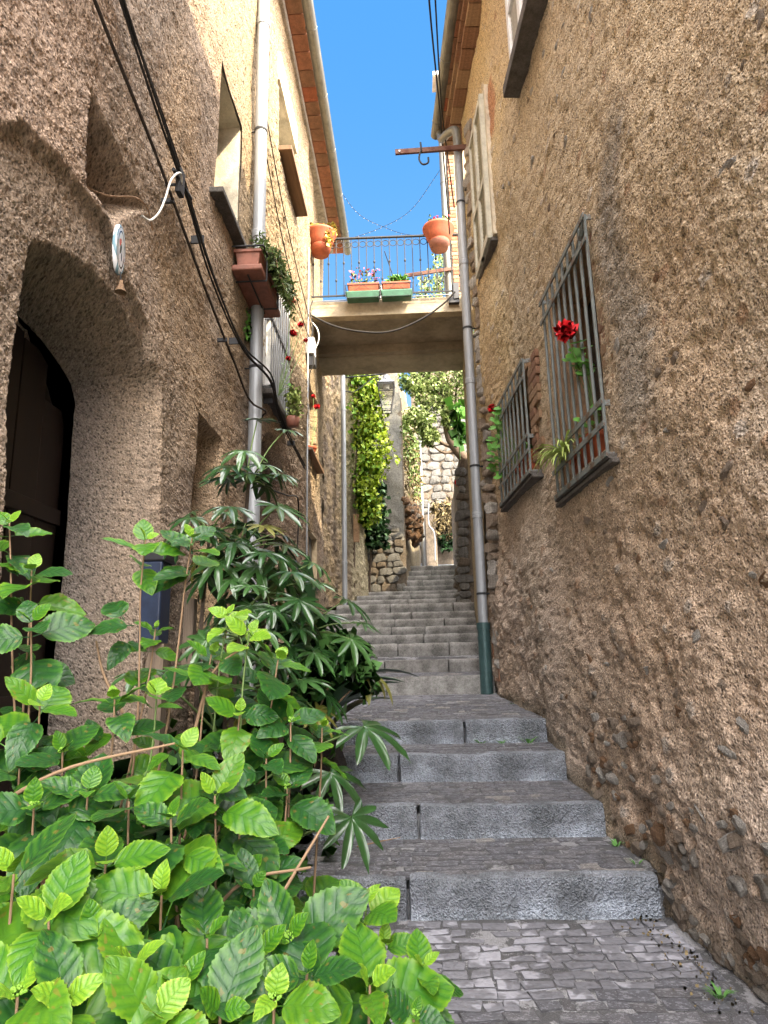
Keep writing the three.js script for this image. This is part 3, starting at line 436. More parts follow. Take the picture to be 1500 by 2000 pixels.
function grilleWindow(name, h, label, ga) {
  const [a, b, c, e] = h, w = sub(rightHouse, 'window', label), m = (a + b) / 2, put = (g) => skew([].concat(g), m);
  part(w, 'reveal', put(reveal(0.01, 0.32, h, 0.03)), M.brickPale); part(w, 'pane', put(bx(0.24, 0.25, c, e, -b, -a)), M.glass);
  part(w, 'frame', put([bx(0.2, 0.24, c, e, -a - 0.06, -a), bx(0.2, 0.24, c, e, -b, -b + 0.06), bx(0.2, 0.24, c, e, -m - 0.03, -m + 0.03), bx(0.2, 0.24, e - 0.06, e, -b, -a), bx(0.2, 0.24, c, c + 0.06, -b, -a)]), M.brownWood);
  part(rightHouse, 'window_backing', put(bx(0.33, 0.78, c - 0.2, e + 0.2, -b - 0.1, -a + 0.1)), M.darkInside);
  const n = 9, X = -0.045, z0 = -ga, z1 = -b + 0.02;
  for (let i = 0; i < n; i++) part(w, 'bar', put(bar([X, c - 0.07, lerp(z0, z1, i / (n - 1))], [X, e + 0.02, lerp(z0, z1, i / (n - 1))], 0.0098, 8)), M.grillePaint);
  for (const y of [e + 0.0, e - 0.14, c + 0.22, c + 0.1, c - 0.06]) part(w, 'rail', put(flat([X - 0.016, y, z0 + 0.03], [X - 0.016, y, z1 - 0.03], 0.03, 0.008)), M.grillePaint);
  for (const y of [e, c + 0.22, c - 0.06]) for (const z of [z0, z1]) part(w, 'stay', put(flat([X - 0.01, y, z], [0.06, y + (y === e ? 0.02 : 0), z], 0.03, 0.008)), M.grillePaint);
  part(w, 'stay', put(flat([X, e, z0], [X, e - 0.14, lerp(z0, z1, 0.25)], 0.025, 0.008, V(1, 0, 0))), M.grillePaint);
  part(w, 'ledge', put([bx(-0.058, 0.3, c - 0.085, c - 0.062, -b - 0.02, -ga + 0.03)]), M.slabDark); part(w, 'sill', put(bx(-0.052, 0.3, c - 0.118, c - 0.09, -b - 0.04, -ga + 0.06, 0.008)), M.slabDark);
  // exposed bricks of the near jamb
  const R = rng(Math.round(m * 100)); for (let y = c + 0.02; y < e - 0.05; y += 0.068) for (const q of [0, 0.13]) if (R() < (q ? 0.6 : 0.9)) inst(w, 'brick', brickGeo, R() < 0.5 ? M.brick : M.brickPale, [RX(a - 0.06 - q) + 0.016 + 0.006 * R(), y + 0.03, -a + 0.07 + q + 0.015 * R()], [0.05, 0.056, 0.1 + 0.04 * R()], [0.03 * (R() - 0.5), Math.atan(0.068), 0]);
}
const brickGeo = (() => { const g = new THREE.BoxGeometry(1, 1, 1, 2, 2, 2), p = g.attributes.position; for (let i = 0; i < p.count; i++) p.setXYZ(i, p.getX(i) * (1 - 0.12 * Math.abs(p.getY(i))), p.getY(i), p.getZ(i) * (1 + 0.1 * noise(p.getX(i) * 9, p.getY(i) * 9, 2))); g.computeVertexNormals(); return boxUV(g); })();
grilleWindow('window', WR.big, 'nearer barred window with a red geranium behind its bars', 3.27);
grilleWindow('window', WR.small, 'farther barred window of the right-hand wall', 4.79);
{ // shutters high on the right house
  const lou = (w, a, b, c, e, name) => { const m = (a + b) / 2, put = (g) => skew([].concat(g), m), leaf = sub(rightHouse, 'shutter', name);
    part(leaf, 'frame', put([bx(-0.075, -0.03, c, e, -a - 0.05, -a), bx(-0.075, -0.03, c, e, -b, -b + 0.05), bx(-0.078, -0.03, c, e, -m - 0.035, -m + 0.035), bx(-0.074, -0.03, e - 0.07, e, -b + 0.05, -a - 0.05), bx(-0.074, -0.03, c, c + 0.08, -b + 0.05, -a - 0.05), bx(-0.074, -0.03, lerp(c, e, 0.4), lerp(c, e, 0.4) + 0.07, -b + 0.05, -a - 0.05)]), w);
    for (let y = c + 0.11; y < e - 0.08; y += 0.042) { const s = bx(-0.045, 0.01, -0.006, 0.006, -b + 0.05, -a - 0.05); s.rotateZ(-0.6); s.translate(-0.015, y, 0); part(leaf, 'slat', put(s), w); }
    part(leaf, 'sill', put(w === M.whitePaint ? bx(-0.13, 0.1, c - 0.11, c - 0.01, -b - 0.06, -a + 0.06, 0.008) : bx(-0.05, 0.1, c - 0.05, c - 0.01, -b - 0.03, -a + 0.03, 0.008)), M.slabDark); part(leaf, 'surround', put(bx(-0.03, 0.06, c, e + 0.05, -b - 0.06, -a + 0.06)), M.paleSurround); };
  lou(M.shutterCream, 5.62, 6.32, 5.0, 6.62, 'cream louvred shutters closed over the upper window near the corner'); lou(M.whitePaint, 3.72, 4.42, 5.55, 7.0, 'white louvred shutter above a dark slab at the top of the wall');
}
{ // cornice and eaves of the right house
  const R = rng(83), a = Math.atan(0.068);
  const rowOf = (name, l, h, xo, w, y, mats, gap, geo) => { for (let d = -1; d < 7.35; d += l) { const dd = d + l / 2; if (dd < 0.5) continue; const q = 0.9 + 0.2 * R(); inst(rightHouse, name, geo, mats[Math.floor(R() * mats.length)], [RX(Math.min(dd, 7)) + (dd > 7 ? 0.068 * (7 - dd) : 0) - xo + 0.006 * R(), y + 0.004 * R(), -dd], [w, h * q, l - gap], [0, a, 0.02 * (R() - 0.5)]); } };
  rowOf('brick', 0.26, 0.055, 0.03, 0.24, 7.62, [M.brick, M.brickPale], 0.012, brickGeo); rowOf('brick', 0.25, 0.055, 0.075, 0.24, 7.685, [M.brickPale, M.brick], 0.012, brickGeo);
  rowOf('eaves_tile', 0.2, 0.025, 0.03, 0.42, 7.735, [M.tile, M.tileRed, M.tileBrown, M.brickPale], 0.012, brickGeo);
  const put = (g) => skew([].concat(g), 5); part(rightHouse, 'roof', put([bx(-0.22, 4, 7.78, 7.83, -7.38, -3.32)]), M.tileBrown);
  const sh = new THREE.Shape(); const n = 10; for (let i = 0; i <= n; i++) { const t = Math.PI * (1 + i / n); i ? sh.lineTo(Math.cos(t) * 0.07, Math.sin(t) * 0.07) : sh.moveTo(-0.07, 0); } for (let i = n; i >= 0; i--) { const t = Math.PI * (1 + i / n); sh.lineTo(Math.cos(t) * 0.063, Math.sin(t) * 0.063); }
  const gg = new THREE.ExtrudeGeometry(sh, { depth: 6.6, bevelEnabled: false }); gg.translate(-0.27, 7.78, -7.45); part(rightHouse, 'gutter', put(boxUV(gg)), M.gutterZinc);
  for (let k = 0; k < 5; k++) { const g = new THREE.TorusGeometry(0.073, 0.006, 5, 12, Math.PI); g.rotateX(Math.PI); g.translate(-0.27, 7.78, -7.2 + k * 0.9); part(rightHouse, 'gutter_bracket', put(g), M.gutterZinc); }
}
{ // drainpipe at the corner: swan neck from the gutter, grey pipe, dark green cast foot
  const x = 0.715, z = -6.84;
  part(rightHouse, 'swan_neck', tube([[0.55, 7.7, -7.3], [0.56, 7.52, -7.2], [0.62, 7.42, -7.0], [0.7, 7.34, -6.87], [x, 7.16, z], [x, 7.0, z]], 0.05, 14, 40), M.gutterZinc);
  part(rightHouse, 'drainpipe', [bar([x, 1.45, z], [x, 7.1, z], 0.05, 18), ...[2.55, 4.05, 5.5].map((y) => bar([x, y, z], [x, y + 0.07, z], 0.056, 18))], M.pipeGrey, 'grey drainpipe running down the corner');
  part(rightHouse, 'pipe_foot', [bar([x, 0.75, z], [x, 1.47, z], 0.063, 20), bar([x, 1.4, z], [x, 1.47, z], 0.07, 20), bar([x, 1.3, z], [x, 1.33, z], 0.068, 20)], M.pipeGreen, 'dark green cast foot of the drainpipe');
  for (const y of [1.75, 3.1, 4.7, 6.3]) part(rightHouse, 'pipe_clip', [bar([x, y, z], [x, y + 0.022, z], 0.055, 18), bar([x, y + 0.01, z], [x + 0.15, y + 0.01, z], 0.008)], M.iron);
  part(rightHouse, 'meter_door', skew([bx(-0.02, 0.02, 0.93, 1.26, -6.78, -6.55)], 6.66), M.rubbleBrown, 'small framed hatch low on the wall beside the pipe'); part(rightHouse, 'meter_frame', skew([bx(-0.035, 0.02, 0.9, 1.29, -6.81, -6.78), bx(-0.035, 0.02, 0.9, 1.29, -6.55, -6.52), bx(-0.035, 0.02, 1.26, 1.29, -6.78, -6.55), bx(-0.035, 0.02, 0.9, 0.93, -6.78, -6.55)], 6.66), M.tileBrown);
}
{ // stones showing through the render: quoins at the corner, rubble along the foot, odd stones elsewhere
  const R = rng(97), ms = [M.rubbleGrey, M.rubbleBrown, M.rubblePale, M.rubbleBrown], wa = Math.atan(0.068);
  for (let y = 1.0; y < 7.1; ) { const h = 0.07 + 0.1 * R(), d = 6.6 + 0.14 * (R() - 0.5); inst(rightHouse, 'stone', rocksFine[Math.floor(R() * 6)], ms[Math.floor(R() * 4)], [RX(d) - 0.012, y + h / 2, -d], [0.05, h * 0.58, 0.1 + 0.08 * R()], [R() * 0.4, wa + R() * 0.4, 0]); y += h * 0.96; }
  const put = (d, y, s, f, m, out) => inst(rightHouse, 'stone', rocksFine[Math.floor(R() * 6)], m, [rightBase(d, y)[0] + s * 0.3 - out, y, -d], [s * 0.55, s * (0.55 + 0.3 * R()), s * f], [R() * 1.2 - 0.6, wa + (R() - 0.5) * 0.5, R() * 0.6]);
  for (let i = 0; i < 150; i++) { const d = 1.55 + 2.6 * Math.pow(R(), 0.9), g = Math.pow(R(), 1.5) * 0.62; put(d, groundY(d) + g + 0.02, 0.022 + 0.05 * R() * R(), 0.8 + 0.7 * R(), R() < 0.12 ? M.rubbleRust : ms[Math.floor(R() * 4)], 0.016); }
  for (let i = 0; i < 110; i++) { const d = 1.7 + 4.5 * Math.pow(R(), 1.2), y = groundY(d) + 0.5 + 2.6 * Math.pow(R(), 1.6); if (d > 3.1 && y > 2.0) continue; put(d, y, 0.02 + 0.028 * R(), 0.8 + 0.9 * R(), R() < 0.15 ? M.rubbleRust : R() < 0.55 ? M.rubblePale : M.rubbleBrown, 0.0); }
  for (let i = 0; i < 44; i++) { const d = 2.0 + 3.2 * R(), y = 3.7 + 2.4 * R(); put(d, y, 0.018 + 0.022 * R(), 1.2 + 1.4 * R(), R() < 0.75 ? M.rubblePale : M.rubbleBrown, 0.0); }
}

// ---------------------------------------------------------------- house beyond the corner on the right, and its taller back part over the bridge
const farHouse = thing('ochre_house', 'narrow ochre house beyond the drainpipe that carries the right end of the bridge', 'house');
{
  const ds = ruled(7.06, 12.3, () => 0.04), ys = ruled(0.6, 6.98, () => 0.035);
  part(farHouse, 'wall', wallMesh(ds, ys, (d, y) => [RX(d) - 0.012 * noise(d * 2, y * 2, 3) , -d], (p) => 0.008 * fbm(p.x * 14, p.y * 14, p.z * 14, 2), (p, d, y) => mix3([0.5, 0.39, 0.22], [0.4, 0.33, 0.22], clamp(0.5 + fbm(d, y, 4, 2))), [], -1), M.renderRight);
  part(farHouse, 'house_body', [bx(1.3, 7, 0, 6.95, -12.3, -7.05), bx(1.16, 1.4, 0, 6.95, -12.32, -12.27)], M.plainPlaster);
  part(farHouse, 'upper_wall', [bx(0.92, 1.9, 6.96, 11.8, -11.1, -10.45)], M.plainPlaster); part(farHouse, 'cap', bx(0.7, 0.98, 11.78, 11.86, -10.8, -10.4), M.whitePaint);
  for (let i = 0, R = rng(5); i < 44; i++) inst(farHouse, 'brick', brickGeo, [M.brick, M.brickPale, M.tileRed][i % 3], [0.945 + 0.006 * R(), 7.05 + i * 0.075, -10.44], [0.1 + 0.02 * R(), 0.064, 0.06], [0, 0, 0]);
  part(farHouse, 'flue_pipe', [bar([0.82, 7.0, -10.5], [0.82, 11.75, -10.5], 0.068, 16), ...[8.4, 9.5, 10.6].map((y) => bar([0.82, y, -10.5], [0.82, y + 0.03, -10.5], 0.073, 16))], M.gutterZinc);
}

// ---------------------------------------------------------------- bridge with its balcony railing
const bridge = thing('footbridge', 'concrete footbridge with iron railing spanning the alley between the two houses', 'bridge');
{
  const y0 = 6.68, y1 = 6.96, xl = -1.7, xr = 1.22;
  part(bridge, 'fascia', bx(xl, xr, y0, y1, -10.16, -9.99, 0.012), M.concreteEdge); part(bridge, 'deck', bx(xl, xr, y0 + 0.14, y1 - 0.004, -12.2, -10.162), M.concrete);
  const slab = new THREE.PlaneGeometry(1, 1, 60, 40), p = slab.attributes.position; for (let i = 0; i < p.count; i++) { const x = lerp(xl, xr, p.getX(i) + 0.5), z = lerp(-10.16, -11.3, p.getY(i) + 0.5); p.setXYZ(i, x, y0 + 0.13 + 0.008 * fbm(x * 9, z * 9, 4), z); } slab.computeVertexNormals(); part(bridge, 'soffit', boxUV(slab), M.concreteSoffit);
  part(bridge, 'cross_beam', bx(xl, xr, y0 - 0.02, y0 + 0.135, -11.42, -11.3), M.concreteSoffit); part(bridge, 'back_soffit', bx(xl, xr, y0 - 0.035, y0 + 0.13, -12.22, -11.422), M.concreteSoffit);
  const r = sub(bridge, 'railing', 'black iron railing with a row of rings under its top rail'), z = -9.93, b0 = 7.0, b1 = 8.08, bl = -1.6, br = 0.96;
  part(r, 'top_rail', flat([bl - 0.02, b1 + 0.01, z], [br, b1 - 0.02, z], 0.02, 0.045), M.iron); part(r, 'bottom_rail', flat([bl - 0.02, b0 + 0.02, z], [br, b0 + 0.02, z], 0.022, 0.022), M.iron);
  for (let i = 0; i < 21; i++) { const x = bl + i * 0.128; const gs = [bar([x, b0, z], [x, b1, z], 0.0085, 6)]; const s = new THREE.SphereGeometry(0.019, 8, 6); s.scale(1, 1.6, 1); s.translate(x, b0 + (i % 2 ? 0.62 : 0.3), z); gs.push(s); part(r, 'baluster', gs, M.iron); }
  for (let i = 3; i < 19; i++) { const t = new THREE.TorusGeometry(0.055, 0.0065, 5, 18); t.translate(bl + (i + 0.5) * 0.128, b1 - 0.12, z); part(r, 'ring', t, M.iron); }
  part(r, 'stay', bar([-0.28, b1 - 0.15, -10.1], [0.08, b0 + 0.1, -10.9], 0.008), M.iron);
  part(bridge, 'bracket_block', [bx(0.84, 0.93, 6.86, 7.14, -9.98, -9.88), bx(0.76, 0.93, 6.8, 6.9, -9.98, -9.9)], M.blackPlastic, 'black box at the right end of the bridge edge');
  for (const q of [0]) part(bridge, 'edge_rail', [bar([bl - 0.06, 6.93, -9.93], [br, 6.96, -9.93], 0.009), bar([bl - 0.06, 6.93, -9.93], [bl - 0.06, 6.72, -9.93], 0.009)], M.pipeSteel);
}

// ---------------------------------------------------------------- beyond the bridge
const garden = thing('garden_wall', 'sunlit lime-washed garden wall beyond the bridge on the left', 'wall');
{
  const path = [[12.22, -1.62], [12.9, -1.5], [13.6, -1.32], [14.2, -1.0], [14.9, -0.97]], X = (d) => { for (let i = 0; i + 1 < path.length; i++) if (d <= path[i + 1][0]) return lerp(path[i][1], path[i + 1][1], clamp((d - path[i][0]) / (path[i + 1][0] - path[i][0]))); return path[4][1]; };
  const g = wallMesh(ruled(12.22, 14.9, () => 0.02), ruled(1.2, 7.6, () => 0.025), (d, y) => [X(d) + 0.05 * noise(d * 1.5, y * 0.5, 3), -d], (p) => 0.05 * fbm(p.x * 7, p.y * 5, p.z * 7, 3) + 0.03 * noise(p.x * 21, p.y * 21, p.z * 21), (p, d, y) => mix3(mix3([0.42, 0.31, 0.18], [0.22, 0.165, 0.115], clamp(0.5 + 2.2 * fbm(d * 5, y * 4, 4, 3))), mix3([0.5, 0.43, 0.28], [0.27, 0.21, 0.14], clamp(0.35 + 1.6 * fbm(d * 6, y * 0.7, 9, 2))), step(13.1, 13.5, d)), [], 1); part(garden, 'wall', g, M.render);
  part(garden, 'wall_body', [bx(-4, -1.75, 0, 7.55, -14.9, -12.3), bx(-3.9, -0.99, 1.2, 7.5, -15.05, -14.92)], M.plainPlaster);
  part(garden, 'downpipe', [bar([-1.3, 1.6, -13.0], [-1.3, 7.7, -13.0], 0.05, 14), ...[3, 4.6, 6.2].map((y) => bar([-1.3, y, -13], [-1.3, y + 0.05, -13], 0.057, 14))], M.pipeGrey, 'slim grey pipe standing against the wall');
  part(garden, 'tile_scrap', bx(-1.18, -1.05, 3.55, 4.15, -13.75, -13.66, 0.02), M.brickPale);
}
function stoneWall(name, label, face, w, h, seed, opts = {}) { // rubble wall: backing and separate stones laid in uneven courses; face(u, v) -> world point, n = normal yaw
  const t = thing(name, label, 'wall'), R = rng(seed); part(t, 'wall', face.back, M.farBrown); let y = 0, count = 0; const rest = [];
  while (y < h && count < 900) { const rh = (opts.size ?? 0.2) * (0.8 + 0.5 * R()) * (y < (opts.big ?? 0) ? 1.5 : 1); let x = -R() * 0.1; while (x < w) { const rw = rh * (0.9 + 1.1 * R()); const [px, py, pz] = face.at(x + rw / 2, y + rh / 2), m = [M.farGrey, M.farPale, M.farBrown, M.farGrey][Math.floor(R() * 4)], geo = rocks[Math.floor(R() * 8)], sc = [rw * 0.57, rh * 0.6, 0.05 + 0.03 * R()], ro = [0, face.yaw + (R() - 0.5) * 0.15, (R() - 0.5) * 0.5]; if (x + rw / 2 > 0 && x + rw / 2 < w) { if (count < (opts.most ?? 120)) inst(t, 'stone', geo, m, [px, py, pz], sc, ro); else { const g = geo.clone(); g.applyMatrix4(new THREE.Matrix4().compose(V(px, py, pz), new THREE.Quaternion().setFromEuler(new THREE.Euler(...ro)), V(...sc))); rest.push(boxUV(g)); } count++; } x += rw * 0.98; } y += rh * 0.96; }
  if (rest.length) part(t, 'stonework', rest, M.farGrey).userData.kind = 'stuff'; return t;
}
const endWall = stoneWall('retaining_wall', 'rubble retaining wall with large base stones facing down the alley, dappled by sun', { back: bx(-1.3, -0.1, 2.2, 7.4, -16, -15.36), at: (x, y) => [-1.05 + x, 2.62 + y, -15.34], yaw: 0 }, 0.92, 1.5, 131, { size: 0.17, big: 0.4, most: 90 });
{ const g = wallMesh(ruled(-1.2, -0.13, () => 0.03), ruled(3.85, 8.2, () => 0.035), (x, y) => [x, -15.34 + 0.03 * noise(x * 2, y * 2, 4)], (p) => 0.03 * fbm(p.x * 4, p.y * 4, p.z * 4, 3), (p, d, y) => mix3([0.2, 0.195, 0.185], [0.28, 0.255, 0.21], clamp(fbm(d * 2, y * 2, 9, 3) + 0.3)), [], 1); part(endWall, 'render_patch', g, M.render); part(endWall, 'upper_body', bx(-1.3, -0.16, 4, 8.1, -16, -15.45), M.farGrey); }
{ // the returning wall whose end has lost its facing
  const t = thing('broken_wall', 'lime-streaked wall end with a crumbled brown overhang beside the upper steps', 'wall');
  const g = wallMesh(ruled(15.5, 18.4, () => 0.045), ruled(2.5, 8.0, () => 0.045), (d, y) => [-0.17 + (d - 15.5) * 0.17 + 0.06 * noise(y * 1.4, d * 2, 5) - 0.05 * step(3.8, 4.6, y), -d], (p) => 0.05 * fbm(p.x * 5, p.y * 2.2, p.z * 5, 3), (p, d, y) => mix3([0.3, 0.245, 0.155], [0.19, 0.15, 0.1], clamp(0.4 + 1.6 * fbm(d * 3, y * 0.8, 14, 2))), [], 1); part(t, 'wall', g, M.render);
  part(t, 'wall_body', [bx(-0.75, -0.2, 2.5, 7.9, -18.4, -15.52)], M.farBrown);
  const R = rng(19); for (let i = 0; i < 90; i++) { const d = 15.4 + 1.1 * R(), y = 3.95 + 0.95 * Math.pow(R(), 0.8), o = Math.sin(Math.PI * clamp((y - 3.85) / 1.1)) * 0.16; inst(t, 'stone', rocks[i % 8], [M.rustRubble, M.farBrown, M.rustRubble, M.rustRubble][i % 4], [-0.16 + (d - 15.5) * 0.3 + o, y, -d], [0.09 + 0.09 * R(), 0.04 + 0.07 * R(), 0.11], [R(), R(), R()]); }
  part(t, 'drainpipe', [bar([0.36, 3.3, -17.9], [0.36, 8.2, -17.9], 0.05, 12)], M.pipeSteel, 'dark blue-grey pipe at the far corner');
}
stoneWall('far_house_wall', 'grey rubble front of the house closing the top of the alley', { back: bx(0.2, 3, 3, 11, -22.6, -21.9), at: (x, y) => [0.4 + x, 4.0 + y, -21.89], yaw: 0 }, 1.6, 5.6, 177, { size: 0.24, most: 60 });
{ const s = ground('upper_stairs', 'last flight of blue-grey steps at the top of the alley'); for (let i = 0; i < 6; i++) part(s, 'step', bx(0.3, 2.4, 3.2, 3.55 + i * 0.13, -19.2 - i * 0.5 - 0.6, -19.2 - i * 0.5, 0.015), M.kerb); part(s, 'landing', bx(-0.4, 2.4, 3.0, 3.402, -19.3, -16.9), M.kerbPale); }
{ const t = thing('side_wall', 'brown garden wall beside the topmost steps under hanging grass', 'wall'); part(t, 'wall', [bx(0.5, 0.85, 3.3, 5.6, -21.7, -20.6, 0.03), bx(0.86, 1.6, 3.3, 5.9, -21.85, -21.3, 0.03)], M.farBrown); part(t, 'handrail', tube([[0.62, 5.9, -20.4], [0.62, 5.2, -20.4], [0.75, 5.0, -20.4], [0.76, 4.1, -20.4]], 0.02, 8), M.pipeSteel); }
{ // loose stone pier on the right of the upper flight
  const t = stoneWall('stone_pier', 'mossy rubble pier on the right of the upper steps', { back: bx(1.0, 1.6, 1.9, 4.9, -14.2, -12.45), at: (x, y) => [0.98 + 0.02 * y, 2.0 + y, -12.42 - x * 0.1], yaw: 0 }, 0.3, 2.6, 199, { size: 0.17 });
  const R = rng(33); for (let i = 0; i < 40; i++) { const y = 2.05 + 1.2 * R(), d = 12.45 + 1.4 * R(); inst(t, 'stone', rocks[i % 8], [M.farGrey, M.farBrown, M.farPale][i % 3], [0.99 - 0.1 * (1 - (y - 2) / 1.3) * R(), y, -d], [0.09, 0.06 + 0.04 * R(), 0.11], [R(), R(), R()]); }
  part(t, 'right_wall', [bx(1.2, 2.4, 2.0, 5.4, -18.5, -14.2), bx(1.1, 1.2, 4.4, 5.2, -15.2, -14.9)], M.farBrown);
}
// ---------------------------------------------------------------- cables, fittings and small things on the walls
function wire(name, label, cat, pts, r, m, seg = 7) { const t = thing(name, label, cat); part(t, 'cord', tube(pts, r, seg, Math.max(16, pts.length * 10)), m); return t; }
{
  let t = wire('cable', 'single thick dark cable sloping past the niche to the tall drainpipe', 'cable', [[-1.33, 4.75, 0.4], [-1.36, 4.45, -1.2], [-1.37, 4.11, -2.42], [-1.36, 3.93, -3.15], [-1.37, 3.68, -4.12], [-1.37, 3.5, -4.9], [-1.35, 3.36, -5.48], [-1.26, 3.34, -5.62], [-1.33, 3.33, -5.75], [-1.4, 3.0, -5.9]], 0.0095, M.cableBrown, 8);
  for (const [y, z] of [[4.3, -1.8], [3.85, -3.45], [3.55, -4.65]]) part(t, 'clip', bx(-1.43, -1.355, y - 0.013, y + 0.016, z - 0.009, z + 0.009), M.iron);
  t = thing('cable', 'pair of twisted dark cables running above the single one past the small iron bracket', 'cable');
  const B = [[-1.33, 5.2, 0.4], [-1.35, 4.85, -1.2], [-1.37, 4.39, -2.65], [-1.36, 4.2, -3.1], [-1.36, 4.07, -3.6], [-1.37, 3.84, -4.22], [-1.34, 3.68, -5.1], [-1.25, 3.67, -5.66], [-1.37, 3.72, -6.75], [-1.38, 3.65, -8.5]];
  part(t, 'cord', [tube(B, 0.0075, 7, 90), tube(B.map(([x, y, z], i) => [x + 0.012 * (i % 2), y + 0.045 + 0.012 * Math.sin(i * 2), z]), 0.0085, 7, 90), tube(B.map(([x, y, z], i) => [x + 0.016, y + 0.018 * Math.cos(i * 2.4), z]), 0.0075, 7, 90)], M.cable);
  part(t, 'bracket', [bar([-1.5, 4.02, -3.52], [-1.34, 4.02, -3.52], 0.009), bx(-1.37, -1.335, 3.95, 4.12, -3.56, -3.49, 0.004), bar([-1.35, 4.03, -3.4], [-1.35, 4.07, -3.72], 0.012)], M.iron);
  for (const [y, z] of [[4.6, -1.9], [3.95, -4.0], [3.7, -5.0], [3.7, -6.3], [3.68, -7.6]]) part(t, 'clip', bx(-1.44, -1.35, y - 0.008, y + 0.05, z - 0.007, z + 0.007), M.iron);
  wire('white_cord', 'white cord looping down from the small iron bracket', 'cord', [[-1.34, 4.02, -3.52], [-1.32, 4.03, -3.44], [-1.33, 3.9, -3.33], [-1.345, 3.74, -3.29], [-1.36, 3.62, -3.25], [-1.38, 3.52, -3.18], [-1.39, 3.49, -3.1]], 0.0065, M.cableWhite);
  wire('thin_cord', 'thin beige cord coming out of the dark niche', 'cord', [[-1.62, 3.46, -2.75], [-1.5, 3.47, -2.9], [-1.4, 3.56, -3.05], [-1.39, 3.58, -3.18], [-1.385, 3.5, -3.24]], 0.005, M.brickPale);
  wire('cable', 'slim black wire hanging in the mouth of the blind arch', 'cable', [[-1.42, 2.72, -5.8], [-1.34, 2.8, -6.4], [-1.35, 2.95, -7.2], [-1.37, 3.1, -7.95], [-1.4, 3.02, -8.2], [-1.43, 2.5, -8.3]], 0.009, M.cable);
  wire('cable', 'grey conduit rising straight up the left wall beside the bridge', 'conduit', [[-1.42, 0.6, -8.95], [-1.42, 3.1, -9.0], [-1.43, 5.5, -9.1], [-1.43, 7.4, -9.15]], 0.014, M.pipeSteel);
  wire('cable', 'thin dark wire dropping down the wall right of the tall drainpipe', 'cable', [[-1.41, 8.9, -5.95], [-1.41, 5.1, -5.95], [-1.41, 4.4, -6.0], [-1.41, 3.55, -6.04]], 0.007, M.cable);
  for (const [a, k, l] of [[0, 0, 'upper of two slack wires crossing the sunny wall towards the bridge'], [1, 0.45, 'lower of two slack wires crossing the sunny wall towards the bridge']]) wire('slack_wire', l, 'wire', [[-1.4, 6.9 - k, -5.9], [-1.4, 6.5 - k, -6.9], [-1.41, 6.3 - k, -8.1], [-1.42, 6.2 - k * 0.7, -9.2], [-1.44, 6.1 - k * 0.4, -9.95]], 0.007, M.cableBrown);
  wire('black_cable', 'black cable sagging across the underside of the bridge', 'cable', [[-1.6, 6.74, -9.92], [-1.5, 6.66, -9.88], [-1.14, 6.45, -9.86], [-0.73, 6.33, -9.86], [-0.23, 6.3, -9.86], [0.3, 6.5, -9.86], [0.68, 6.77, -9.86], [0.86, 6.95, -9.84]], 0.016, M.cable);
  wire('white_cord', 'loose white cord curling below the left end of the bridge', 'cord', [[-1.55, 6.56, -9.82], [-1.47, 6.48, -9.78], [-1.38, 6.34, -9.76], [-1.36, 6.17, -9.77], [-1.44, 5.97, -9.8]], 0.0095, M.cableWhite);
  t = thing('junction_box', 'small white junction box with tangled leads under the bridge end', 'junction box'); part(t, 'case', bx(-1.47, -1.34, 5.62, 5.88, -9.32, -9.12, 0.012), M.whitePaint); part(t, 'lead', [tube([[-1.4, 5.88, -9.2], [-1.38, 6.1, -9.25], [-1.43, 6.4, -9.3], [-1.42, 6.7, -9.5]], 0.009), tube([[-1.36, 5.66, -9.15], [-1.34, 5.45, -9.1], [-1.4, 5.3, -9.12], [-1.42, 5.0, -9.14]], 0.009)], M.cable); part(t, 'socket', bx(-1.45, -1.33, 5.44, 5.6, -9.3, -9.16, 0.008), M.blackPlastic);
  wire('overhead_wire', 'twisted overhead wire nearer the open sky, running to the pipe bracket', 'wire', [[0.17, 6.7, -3.0], [0.333, 7.075, -5.0], [0.5, 7.5, -6.6], [0.56, 7.62, -7.2], [0.7, 7.0, -8.4]], 0.0095, M.cable);
  wire('overhead_wire', 'twisted overhead wire nearer the right-hand eaves', 'wire', [[0.23, 6.75, -3.0], [0.39, 7.07, -5.0], [0.55, 7.5, -6.8], [0.62, 7.3, -7.2], [0.68, 6.6, -7.3]], 0.0085, M.cable);
  for (const [lab, P] of [['string of small lights falling from the left eaves across the sky', [[-1.2, 10.0, -11.0], [-0.81, 9.72, -11.5], [-0.36, 9.42, -11.5], [0.18, 9.2, -11.5], [0.8, 9.1, -11.3]]], ['string of small lights rising to the pipe on the right', [[0.82, 10.25, -11.0], [0.2, 9.73, -11.5], [-0.37, 9.39, -11.5], [-0.92, 9.2, -11.5], [-1.5, 9.15, -11.6]]]]) { const s = thing('string_lights', lab, 'string lights'); part(s, 'cord', tube(P, 0.0045, 5, 40), M.cable); const c = new THREE.CatmullRomCurve3(P.map((q) => V(...q))), b = new THREE.SphereGeometry(0.0075, 6, 5); for (let i = 1; i < 24; i++) { const q = c.getPointAt(i / 24); inst(s, 'bulb', b, M.pipeGrey, [q.x, q.y - 0.014, q.z], [1, 1.3, 1]); } }
}
